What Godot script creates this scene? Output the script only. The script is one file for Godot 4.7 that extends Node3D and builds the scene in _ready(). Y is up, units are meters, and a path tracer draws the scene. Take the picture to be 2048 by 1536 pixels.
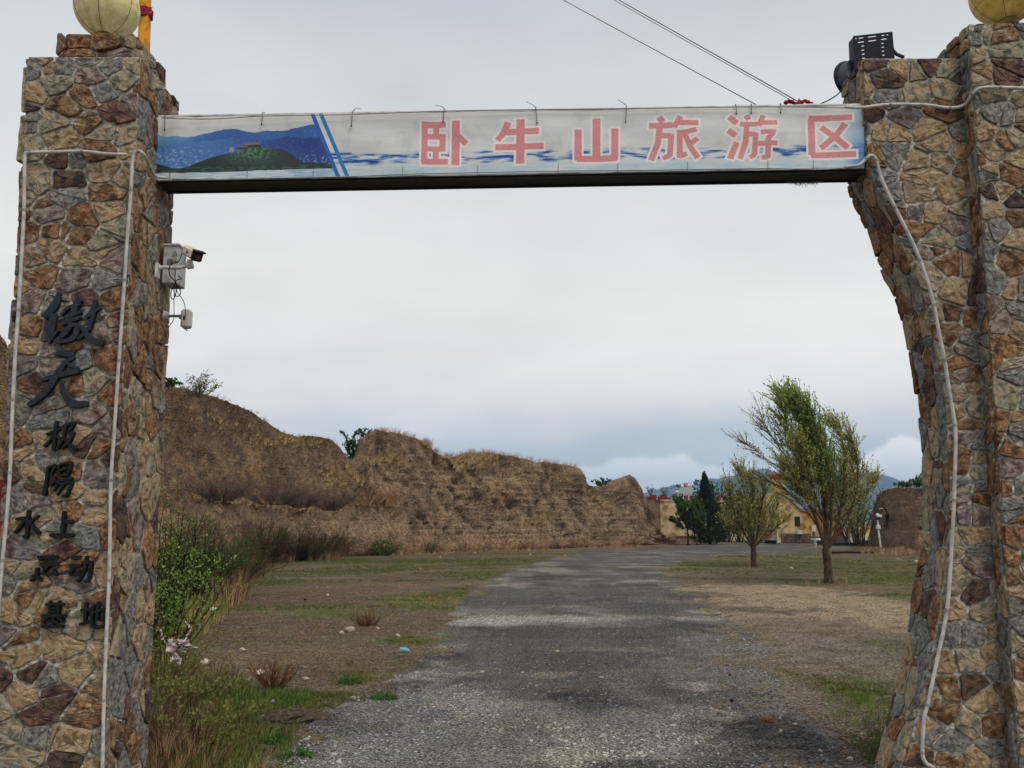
extends Node3D
# A rubble-stone gateway with a printed banner, a rammed-earth wall, a gravel road and a far house.

const FOC := 1800.0
const EYE := Vector3(0, 1.6, 0)
const PITCH := 8.6
var rng := RandomNumberGenerator.new()
var M := {}
var taken := {}
var broad: FastNoiseLite
var fine: FastNoiseLite
var mid: FastNoiseLite


# ---------------------------------------------------------------- places
func ray(px: float, py: float) -> Vector3:
	var y := -(py - 768.0) / FOC
	var c := cos(deg_to_rad(PITCH))
	var s := sin(deg_to_rad(PITCH))
	return Vector3((px - 1024.0) / FOC, y * c + s, y * s - c)


func pz(px: float, py: float, d: float) -> Vector3:   # a point d metres ahead
	var r := ray(px, py)
	return EYE + r * (d / -r.z)


func gr(px: float, py: float) -> Vector3:              # a point on the ground
	var r := ray(px, py)
	return EYE + r * (EYE.y / -r.y)


func sight(p: Vector3) -> Vector2:                     # where a point is seen
	var q := p - EYE
	var c := cos(deg_to_rad(PITCH))
	var s := sin(deg_to_rad(PITCH))
	var depth := -(q.y * -s + q.z * c)
	return Vector2(1024.0 + FOC * q.x / depth, 768.0 - FOC * (q.y * c + q.z * s) / depth)


func noise(sd: int, freq: float, oct := 4, kind := FastNoiseLite.TYPE_SIMPLEX_SMOOTH) -> FastNoiseLite:
	var n := FastNoiseLite.new()
	n.seed = sd
	n.frequency = freq
	n.fractal_octaves = oct
	n.noise_type = kind
	return n


# ---------------------------------------------------------------- objects
func numbered(called: String) -> String:
	var k: int = taken.get(called, 0)
	taken[called] = k + 1
	return called if k == 0 else "%s_%03d" % [called, k]


func tag(o: Node, label: String, category: String, group := "") -> Node:
	o.set_meta("label", label)
	o.set_meta("category", category)
	if group != "":
		o.set_meta("group", group)
	return o


func thing(called: String, label: String, category: String, at := Vector3.ZERO, group := "") -> Node3D:
	var o := Node3D.new()
	o.name = numbered(called)
	add_child(o)
	o.position = at
	tag(o, label, category, group)
	return o


func put(called: String, mesh: Mesh, m: Material, parent: Node = null, at := Vector3.ZERO) -> MeshInstance3D:
	var o := MeshInstance3D.new()
	o.mesh = mesh
	o.material_override = m
	if parent == null:
		o.name = numbered(called)
		add_child(o)
	else:
		o.name = called
		parent.add_child(o, true)
	o.position = at
	return o


func struct(called: String, mesh: Mesh, m: Material) -> MeshInstance3D:
	var o := put(called, mesh, m)
	o.set_meta("kind", "structure")
	return o


# ---------------------------------------------------------------- a mesh in the making
class MB:
	var v := PackedVector3Array()
	var n := PackedVector3Array()
	var c := PackedColorArray()
	var uv := PackedVector2Array()
	var col := Color.WHITE
	var o := Vector3.ZERO          # taken off every point: the thing's base

	func tri(a: Vector3, b: Vector3, d: Vector3) -> void:
		var nn := (d - a).cross(b - a).normalized()
		for p in [a, b, d]:
			v.append(p - o)
			n.append(nn)
			c.append(col)
			uv.append(Vector2.ZERO)

	func tri_c(a: Vector3, b: Vector3, d: Vector3, ca: Color, cb: Color, cd: Color) -> void:
		tri(a, b, d)
		var k := c.size()
		c[k - 3] = ca
		c[k - 2] = cb
		c[k - 1] = cd

	func quad(a: Vector3, b: Vector3, d: Vector3, e: Vector3) -> void:
		tri(a, b, d)
		tri(a, d, e)

	func smooth(a: Vector3, b: Vector3, d: Vector3, na: Vector3, nb: Vector3, nd: Vector3) -> void:
		if (d - a).cross(b - a).dot(na + nb + nd) < 0.0:      # the front is where the normals point
			smooth(a, d, b, na, nd, nb)
			return
		v.append(a - o)
		v.append(b - o)
		v.append(d - o)
		n.append(na)
		n.append(nb)
		n.append(nd)
		for i in 3:
			c.append(col)
			uv.append(Vector2.ZERO)

	func box(lo: Vector3, hi: Vector3, t := Transform3D(), bev := 0.0) -> void:
		if bev <= 0.0:
			var q := []
			for i in 8:
				q.append(t * Vector3(hi.x if i & 1 else lo.x, hi.y if i & 2 else lo.y, hi.z if i & 4 else lo.z))
			for f in [[0, 2, 3, 1], [4, 5, 7, 6], [0, 4, 6, 2], [1, 3, 7, 5], [0, 1, 5, 4], [2, 6, 7, 3]]:
				quad(q[f[0]], q[f[1]], q[f[2]], q[f[3]])
			return
		# chamfered: every corner is three points
		var mid := (lo + hi) * 0.5
		var half := (hi - lo) * 0.5
		var g := {}
		for sx in [-1, 1]:
			for sy in [-1, 1]:
				for sz in [-1, 1]:
					var s := Vector3(sx, sy, sz)
					var h := half - Vector3.ONE * bev
					g[[sx, sy, sz]] = [t * (mid + Vector3(half.x, h.y, h.z) * s), t * (mid + Vector3(h.x, half.y, h.z) * s), t * (mid + Vector3(h.x, h.y, half.z) * s)]
		var cen := t * mid
		for s in [-1, 1]:
			face([g[[s, -1, -1]][0], g[[s, 1, -1]][0], g[[s, 1, 1]][0], g[[s, -1, 1]][0]], cen)
			face([g[[-1, s, -1]][1], g[[1, s, -1]][1], g[[1, s, 1]][1], g[[-1, s, 1]][1]], cen)
			face([g[[-1, -1, s]][2], g[[1, -1, s]][2], g[[1, 1, s]][2], g[[-1, 1, s]][2]], cen)
			for r in [-1, 1]:
				face([g[[s, r, -1]][0], g[[s, r, 1]][0], g[[s, r, 1]][1], g[[s, r, -1]][1]], cen)
				face([g[[s, -1, r]][0], g[[s, 1, r]][0], g[[s, 1, r]][2], g[[s, -1, r]][2]], cen)
				face([g[[-1, s, r]][1], g[[1, s, r]][1], g[[1, s, r]][2], g[[-1, s, r]][2]], cen)
				for w in [-1, 1]:
					face([g[[s, r, w]][0], g[[s, r, w]][1], g[[s, r, w]][2]], cen)

	func face(p: Array, inside: Vector3) -> void:    # turned away from the inside
		var a: Vector3 = p[0]
		var nn: Vector3 = (p[2] - a).cross(p[1] - a)
		if nn.dot(a - inside) < 0.0:
			p.reverse()
		for i in range(1, p.size() - 1):
			tri(p[0], p[i], p[i + 1])

	func tube(path: Array, r0: float, r1 := -1.0, sides := 8, caps := true) -> void:
		if r1 < 0.0:
			r1 = r0
		var m := path.size()
		var rings := []
		var side := Vector3.ZERO
		for i in m:
			var p: Vector3 = path[i]
			var t: Vector3 = (path[mini(i + 1, m - 1)] - path[maxi(i - 1, 0)]).normalized()
			if side == Vector3.ZERO:
				side = t.cross(Vector3.UP if absf(t.y) < 0.9 else Vector3.RIGHT).normalized()
			side = (side - t * side.dot(t)).normalized()
			var up := side.cross(t)
			var r := lerpf(r0, r1, float(i) / maxf(1, m - 1))
			var ring := []
			for k in sides:
				var a := TAU * k / sides
				var d := side * cos(a) + up * sin(a)
				ring.append([p + d * r, d])
			rings.append(ring)
		for i in m - 1:
			for k in sides:
				var a = rings[i][k]
				var b = rings[i][(k + 1) % sides]
				var d = rings[i + 1][k]
				var e = rings[i + 1][(k + 1) % sides]
				smooth(a[0], b[0], e[0], a[1], b[1], e[1])
				smooth(a[0], e[0], d[0], a[1], e[1], d[1])
		if caps and sides > 3:
			for q in [0, m - 1]:
				for k in range(1, sides - 1):
					if q == 0:
						tri(rings[q][0][0], rings[q][k + 1][0], rings[q][k][0])
					else:
						tri(rings[q][0][0], rings[q][k][0], rings[q][k + 1][0])

	func ball(at: Vector3, r: Vector3, nu := 24, nv := 14, wob: FastNoiseLite = null, amt := 0.0) -> void:
		var p := func(i: int, j: int) -> Vector3:
			var a := TAU * (i % nu) / nu
			var b := PI * j / nv
			var d := Vector3(sin(b) * cos(a), cos(b), sin(b) * sin(a))
			var k := 1.0
			if wob:
				k += amt * wob.get_noise_3dv(d * 10.0 + at * 7.0)
			return d * k
		for i in nu:
			for j in nv:
				var a: Vector3 = p.call(i, j)
				var b: Vector3 = p.call(i + 1, j)
				var d: Vector3 = p.call(i + 1, j + 1)
				var e: Vector3 = p.call(i, j + 1)
				if wob:
					quad(at + a * r, at + b * r, at + d * r, at + e * r)
				else:
					var ir := Vector3.ONE / r
					smooth(at + a * r, at + b * r, at + d * r, (a * ir).normalized(), (b * ir).normalized(), (d * ir).normalized())
					smooth(at + a * r, at + d * r, at + e * r, (a * ir).normalized(), (d * ir).normalized(), (e * ir).normalized())

	func leaf(at: Vector3, along: Vector3, across: Vector3) -> void:
		var nn := along.cross(across).normalized()
		if nn.y < 0.0:
			nn = -nn
		nn = (nn + Vector3.UP * 0.5).normalized()
		var m := at + along * 0.45
		smooth(at, m + across, at + along, nn, nn, nn)
		smooth(at, at + along, m - across, nn, nn, nn)

	func done() -> ArrayMesh:
		var a := []
		a.resize(Mesh.ARRAY_MAX)
		a[Mesh.ARRAY_VERTEX] = v
		a[Mesh.ARRAY_NORMAL] = n
		a[Mesh.ARRAY_COLOR] = c
		a[Mesh.ARRAY_TEX_UV] = uv
		var m := ArrayMesh.new()
		m.add_surface_from_arrays(Mesh.PRIMITIVE_TRIANGLES, a)
		return m


func grid_mesh(rows: int, cols: int, pts: PackedVector3Array, colors: PackedColorArray, uvs := PackedVector2Array()) -> ArrayMesh:
	var nrm := PackedVector3Array()
	nrm.resize(pts.size())
	var idx := PackedInt32Array()
	for r in rows - 1:
		for c in cols - 1:
			var a := r * cols + c
			var b := a + 1
			var d := a + cols
			var e := d + 1
			var nn := (pts[e] - pts[a]).cross(pts[b] - pts[d])
			if nn.length_squared() < 1e-16:
				continue
			for k in [a, b, d, e]:
				nrm[k] += nn.normalized()
			idx.append_array(PackedInt32Array([a, b, e, a, e, d]))
	for i in nrm.size():
		nrm[i] = nrm[i].normalized() if nrm[i].length_squared() > 1e-12 else Vector3.UP
	var a := []
	a.resize(Mesh.ARRAY_MAX)
	a[Mesh.ARRAY_VERTEX] = pts
	a[Mesh.ARRAY_NORMAL] = nrm
	a[Mesh.ARRAY_COLOR] = colors
	if uvs.size():
		a[Mesh.ARRAY_TEX_UV] = uvs
	a[Mesh.ARRAY_INDEX] = idx
	var m := ArrayMesh.new()
	m.add_surface_from_arrays(Mesh.PRIMITIVE_TRIANGLES, a)
	return m


func lin(r: float, g: float, b: float) -> Color:       # an sRGB colour as 0-255, made linear for vertex colours
	return Color(r / 255.0, g / 255.0, b / 255.0).srgb_to_linear()


func rgb8(r: float, g: float, b: float) -> Color:
	return Color(r / 255.0, g / 255.0, b / 255.0)


# ---------------------------------------------------------------- materials
func ntex(n: FastNoiseLite, ramp: Array, size := 512) -> NoiseTexture2D:
	var t := NoiseTexture2D.new()
	t.width = size
	t.height = size
	t.seamless = true
	t.noise = n
	var g := Gradient.new()
	var offs := PackedFloat32Array()
	var cols := PackedColorArray()
	for r in ramp:
		offs.append(r[0])
		cols.append(r[1])
	g.offsets = offs
	g.colors = cols
	t.color_ramp = g
	return t


func mat(called: String, color: Color, rough: float, tex: Texture2D = null, scale := Vector3.ONE, bump: Texture2D = null, relief := 0.0) -> StandardMaterial3D:
	var m := StandardMaterial3D.new()
	m.resource_name = called
	m.albedo_color = color
	m.roughness = rough
	m.vertex_color_use_as_albedo = true
	m.metallic_specular = 0.35
	m.cull_mode = BaseMaterial3D.CULL_DISABLED
	if tex or bump:
		m.uv1_triplanar = true
		m.uv1_world_triplanar = true
		m.uv1_scale = scale
	if tex:
		m.albedo_texture = tex
	if bump:
		m.heightmap_enabled = true
		m.heightmap_texture = bump
		m.heightmap_scale = relief
	M[called] = m
	return m


func make_materials() -> void:
	var W := Color.WHITE
	var grey := [[0.0, Color(0, 0, 0)], [1.0, W]]
	var rough_bump := ntex(noise(11, 0.022, 5), grey)
	var fine_bump := ntex(noise(12, 0.06, 4), grey)
	# the stones: two warped ramps laid over each other for each kind
	var kinds := [
		["stone_rust", [[0.24, rgb8(62, 44, 34)], [0.38, rgb8(122, 84, 58)], [0.47, rgb8(158, 126, 94)], [0.55, rgb8(134, 104, 78)], [0.62, rgb8(106, 74, 52)], [0.76, rgb8(166, 144, 116)]]],
		["stone_tan", [[0.24, rgb8(98, 80, 60)], [0.4, rgb8(156, 134, 106)], [0.5, rgb8(172, 152, 122)], [0.6, rgb8(140, 110, 82)], [0.76, rgb8(182, 164, 136)]]],
		["stone_slate", [[0.24, rgb8(82, 88, 88)], [0.4, rgb8(122, 126, 122)], [0.52, rgb8(136, 136, 128)], [0.62, rgb8(108, 106, 98)], [0.76, rgb8(150, 150, 140)]]],
		["stone_maroon", [[0.24, rgb8(52, 38, 38)], [0.42, rgb8(92, 68, 62)], [0.55, rgb8(120, 92, 76)], [0.66, rgb8(78, 54, 50)], [0.78, rgb8(140, 112, 92)]]],
		["stone_mauve", [[0.24, rgb8(92, 82, 80)], [0.42, rgb8(134, 124, 118)], [0.54, rgb8(156, 146, 138)], [0.66, rgb8(118, 102, 94)], [0.78, rgb8(170, 160, 150)]]],
		["stone_olive", [[0.24, rgb8(88, 86, 72)], [0.42, rgb8(138, 134, 116)], [0.52, rgb8(162, 156, 136)], [0.6, rgb8(146, 112, 76)], [0.76, rgb8(168, 162, 144)]]],
		["stone_orange", [[0.24, rgb8(78, 56, 42)], [0.38, rgb8(136, 100, 70)], [0.48, rgb8(168, 138, 102)], [0.58, rgb8(146, 104, 68)], [0.66, rgb8(94, 66, 48)], [0.78, rgb8(172, 146, 112)]]],
		["stone_dark", [[0.24, rgb8(44, 38, 36)], [0.42, rgb8(74, 62, 56)], [0.52, rgb8(126, 92, 66)], [0.58, rgb8(68, 54, 48)], [0.76, rgb8(100, 86, 76)]]],
	]
	var k := 0
	for e in kinds:
		var n := noise(100 + k * 7, 0.016, 5)
		n.domain_warp_enabled = true
		n.domain_warp_amplitude = 60.0
		n.domain_warp_frequency = 0.014
		var m := mat(e[0], W, 0.88, ntex(n, e[1]), Vector3.ONE * (1.2 + 0.17 * (k % 3)), rough_bump, 0.75)
		m.uv1_offset = Vector3(k * 0.37, k * 0.61, k * 0.17)
		if k % 2 == 0:                # dark lichen and rust stains on some
			m.detail_enabled = true
			m.detail_blend_mode = BaseMaterial3D.BLEND_MODE_MIX
			m.detail_albedo = ntex(noise(300 + k, 0.014 if k % 4 == 0 else 0.03, 5), [[0.0, Color(0.34, 0.22, 0.13, 0.0)], [0.54, Color(0.34, 0.21, 0.12, 0.0)], [0.62, Color(0.38, 0.22, 0.12, 0.5)], [0.72, Color(0.22, 0.15, 0.1, 0.65)], [1.0, Color(0.16, 0.12, 0.09, 0.7)]], 512)
			m.detail_uv_layer = BaseMaterial3D.DETAIL_UV_1
		k += 1
	mat("mortar", W, 0.95, ntex(noise(21, 0.02, 5), [[0.25, rgb8(112, 109, 100)], [0.5, rgb8(160, 156, 144)], [0.75, rgb8(190, 186, 174)]]), Vector3.ONE * 1.6, rough_bump, 1.5)
	# ground
	var cell := noise(31, 0.05, 1, FastNoiseLite.TYPE_CELLULAR)
	cell.cellular_return_type = FastNoiseLite.RETURN_CELL_VALUE
	cell.cellular_jitter = 1.0
	var gravel := ntex(cell, [[0.0, rgb8(80, 80, 82)], [0.3, rgb8(140, 138, 136)], [0.6, rgb8(186, 183, 178)], [0.85, rgb8(228, 224, 216)], [1.0, rgb8(255, 252, 246)]], 1024)
	var edge := noise(31, 0.05, 1, FastNoiseLite.TYPE_CELLULAR)
	edge.cellular_return_type = FastNoiseLite.RETURN_DISTANCE
	var gravel_bump := ntex(edge, [[0.0, W], [0.7, Color(0.3, 0.3, 0.3)], [1.0, Color(0, 0, 0)]], 1024)
	mat("gravel", W, 0.95, gravel, Vector3.ONE * 1.5, gravel_bump, 0.6)
	var soil := ntex(noise(33, 0.03, 6), [[0.2, rgb8(120, 112, 104)], [0.45, rgb8(196, 190, 182)], [0.58, rgb8(214, 208, 198)], [0.72, rgb8(255, 250, 240)]], 1024)
	mat("soil", W, 0.97, soil, Vector3.ONE * 0.55, ntex(noise(34, 0.05, 5), grey, 1024), 3.5)
	var layer := noise(41, 0.02, 6)
	mat("earth", W, 0.97, ntex(layer, [[0.2, rgb8(116, 106, 98)], [0.42, rgb8(196, 190, 182)], [0.58, rgb8(220, 214, 204)], [0.75, rgb8(255, 250, 240)]], 1024), Vector3(0.3, 0.42, 0.3), ntex(noise(42, 0.035, 6), grey, 1024), 14.0)
	# foliage and fibres
	for e in [["leaf", 1.0, 0.6], ["straw", 0.3, 0.85], ["grass", 0.35, 0.7]]:
		var m := mat(e[0], W, e[2])
		m.metallic_specular = 0.12
		m.roughness = 0.9
		m.backlight_enabled = true
		m.backlight = Color(e[1], e[1], e[1])
	mat("bark", W, 0.95, ntex(noise(51, 0.03, 5), [[0.1, rgb8(120, 112, 104)], [0.9, rgb8(255, 250, 245)]], 256), Vector3(2.5, 0.7, 2.5), rough_bump, 2.0)
	mat("plain", W, 0.8)
	mat("paint", W, 0.55, ntex(noise(52, 0.02, 5), [[0.2, rgb8(206, 203, 196)], [0.6, W], [1.0, W]], 256), Vector3.ONE * 2.0)
	mat("plaster", W, 0.92, ntex(noise(53, 0.02, 6), [[0.25, rgb8(176, 166, 150)], [0.45, rgb8(232, 226, 214)], [0.8, W]], 512), Vector3.ONE * 0.12, fine_bump, 1.0)
	mat("globe", W, 0.6, ntex(noise(54, 0.02, 5), [[0.1, rgb8(196, 188, 150)], [0.5, rgb8(236, 230, 206)], [0.9, W]], 256), Vector3.ONE * 3.0, fine_bump, 0.08)
	mat("black_metal", W, 0.5, ntex(noise(55, 0.03, 5), [[0.2, rgb8(190, 190, 196)], [0.8, W]], 256), Vector3.ONE * 3.0, fine_bump, 0.1)
	mat("rock", W, 0.95, ntex(noise(56, 0.02, 5), [[0.1, rgb8(150, 146, 140)], [0.9, W]], 256), Vector3.ONE * 1.5, rough_bump, 1.5)
	mat("hill", W, 1.0, ntex(noise(57, 0.02, 5), [[0.2, rgb8(150, 150, 150)], [0.8, W]], 256), Vector3.ONE * 0.004)


# ---------------------------------------------------------------- camera, sky, light
func set_stage() -> void:
	var cam := Camera3D.new()
	cam.name = "camera"
	cam.fov = 2.0 * rad_to_deg(atan(768.0 / FOC))
	cam.near = 0.05
	cam.far = 9000.0
	cam.position = EYE
	cam.rotation_degrees = Vector3(PITCH, 0, 0)
	add_child(cam)
	cam.current = true
	var env := Environment.new()
	env.background_mode = Environment.BG_SKY
	env.tonemap_mode = Environment.TONE_MAPPER_LINEAR
	env.tonemap_exposure = 1.32
	env.sky = Sky.new()
	var pm := PanoramaSkyMaterial.new()
	pm.panorama = ImageTexture.create_from_image(paint_sky())
	pm.energy_multiplier = 1.0
	env.sky.sky_material = pm
	env.sdfgi_enabled = true
	env.ssao_enabled = true
	env.ssil_enabled = true
	env.fog_enabled = true
	env.fog_mode = Environment.FOG_MODE_EXPONENTIAL
	env.fog_density = 0.0003
	env.fog_light_color = rgb8(128, 176, 226)
	var we := WorldEnvironment.new()
	we.name = "world_environment"
	we.environment = env
	add_child(we)
	var sun := DirectionalLight3D.new()
	sun.name = "sun"
	sun.light_energy = 0.5
	sun.light_angular_distance = 25.0
	sun.light_color = Color(1.0, 0.96, 0.9)
	sun.shadow_enabled = true
	sun.rotation_degrees = Vector3(-58, 38, 0)      # high, behind the photographer's right shoulder
	add_child(sun)


func paint_sky() -> Image:
	var w := 2048
	var h := 1024
	var im := Image.create_empty(w, h, false, Image.FORMAT_RGBF)
	var veil := noise(5, 1.3, 4)
	var puff := noise(6, 9.0, 6)
	var soft := noise(7, 3.2, 4)
	im.fill(Color(0.33, 0.33, 0.32))
	# heights in degrees and the overcast's colour there
	var stops := [[0.0, rgb8(206, 207, 206)], [2.2, rgb8(190, 198, 202)], [4.2, rgb8(186, 194, 200)], [6.0, rgb8(202, 205, 206)], [8.5, rgb8(216, 215, 212)], [13.0, rgb8(217, 216, 212)], [18.0, rgb8(208, 208, 206)], [24.0, rgb8(194, 197, 199)], [33.0, rgb8(178, 183, 189)], [55.0, rgb8(172, 177, 184)], [90.0, rgb8(172, 177, 184)]]
	for y in h / 2:
		var el := PI / 2 - PI * (y + 0.5) / h
		var deg := rad_to_deg(el)
		for x in w:
			var az := TAU * (x + 0.5) / w
			var d := Vector3(sin(az) * cos(el), sin(el), -cos(az) * cos(el))
			var v := veil.get_noise_3d(d.x * 1.2, d.y * 3.0, d.z * 1.2)
			var s := soft.get_noise_3d(d.x, d.y * 2.6, d.z)
			var e := clampf(deg + v * 5.0 + s * 1.0, 0.0, 90.0)
			var c := Color.WHITE
			for i in stops.size() - 1:
				if e <= stops[i + 1][0]:
					var t: float = smoothstep(0.0, 1.0, (e - stops[i][0]) / (stops[i + 1][0] - stops[i][0]))
					c = (stops[i][1] as Color).lerp(stops[i + 1][1], t)
					break
			c = c.srgb_to_linear()
			c = c * (1.0 + 0.10 * s + 0.08 * v)
			if deg < 9.0:
				# low cumulus heads standing over the mountains
				var a := wrapf(az, -PI, PI)
				var p := puff.get_noise_3d(d.x, d.y * 1.5, d.z)
				var big := veil.get_noise_3d(d.x * 3.0 + 9.0, 0.3, d.z * 3.0)
				var top := 2.9 + big * 1.8 + p * 1.3
				top += 1.9 * exp(-pow((rad_to_deg(a) - 23.2) / 2.4, 2.0))
				top += 0.5 * exp(-pow((rad_to_deg(a) - 11.5) / 2.6, 2.0)) + 0.5 * exp(-pow((rad_to_deg(a) - 7.0) / 1.5, 2.0))
				top -= 2.0 * smoothstep(4.0, -8.0, rad_to_deg(a)) * float(absf(a) < 1.2)
				var m := smoothstep(0.0, 0.22, top - deg)
				var shade := clampf((top - deg) * 0.28 - p * 0.35, 0.0, 1.0)
				var cc := rgb8(232, 232, 230).srgb_to_linear().lerp(rgb8(198, 204, 210).srgb_to_linear(), shade)
				c = c.lerp(cc, m * (0.72 + 0.2 * smoothstep(12.0, 19.0, rad_to_deg(a))))
			im.set_pixel(x, y, c)
	return im


# ---------------------------------------------------------------- ground and road
var patches_ground := []
var patches_road := []


func patch(px: float, py: float, rx: float, ry: float, c: Color, strength := 1.0, ragged := 0.6) -> Array:
	var g := gr(px, py)
	var d := -g.z
	var half_z: float = maxf(absf(gr(px, py + ry).z - gr(px, maxf(py - ry, 1050.0)).z) * 0.5, 0.12)
	return [g.x, g.z, rx / FOC * d, half_z, c, strength, ragged]


func blend(c: Color, list: Array, x: float, z: float) -> Color:
	var n1 := mid.get_noise_2d(x * 1.0, z * 1.0)
	var n2 := fine.get_noise_2d(x, z)
	for p in list:
		var dx: float = (x - p[0]) / p[2]
		var dz: float = (z - p[1]) / p[3]
		var q := dx * dx + dz * dz
		if q < 5.0:
			var w := 1.0 - q + (n1 * 1.6 + n2 * 1.3) * float(p[6])
			c = c.lerp(p[4], smoothstep(-0.1, 0.75, w) * float(p[5]))
	return c


func hgt(x: float, z: float) -> float:
	var h := broad.get_noise_2d(x * 0.6, z * 0.6) * 0.03 + mid.get_noise_2d(x, z) * 0.012
	return h - 0.01


func green_at(x: float, z: float) -> float:            # how grassy the ground is there
	var n := broad.get_noise_2d(x * 0.9 + 40.0, z * 2.6) * 1.5 + 0.7 * mid.get_noise_2d(x * 0.8, z * 1.3) + 0.35 * fine.get_noise_2d(x, z)
	var g := 0.0
	for p in patches_ground:
		if (p[4] as Color).g > (p[4] as Color).r * 1.08:
			var dx: float = (x - p[0]) / (p[2] * 1.25)
			var dz: float = (z - p[1]) / (p[3] * 1.35)
			g = maxf(g, smoothstep(0.0, 1.1, 1.0 - dx * dx - dz * dz + n * 1.6) * float(p[5]))
	for p in patches_ground:
		if (p[4] as Color).r > 0.28:                         # bare sand and chippings
			var dx: float = (x - p[0]) / (p[2] * 1.1)
			var dz: float = (z - p[1]) / (p[3] * 1.1)
			var bare := clampf((1.0 - dx * dx - dz * dz) * 2.0 + n * 0.5, 0.0, 1.0) * float(p[5])
			g *= 1.0 - bare
			n -= bare * 1.5
	var reach := smoothstep(-9.0, -14.0, z) * smoothstep(-52.0, -40.0, z)
	return clampf(maxf(g, reach * smoothstep(-0.15, 0.7, n) * 0.85), 0.0, 1.0)


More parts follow.
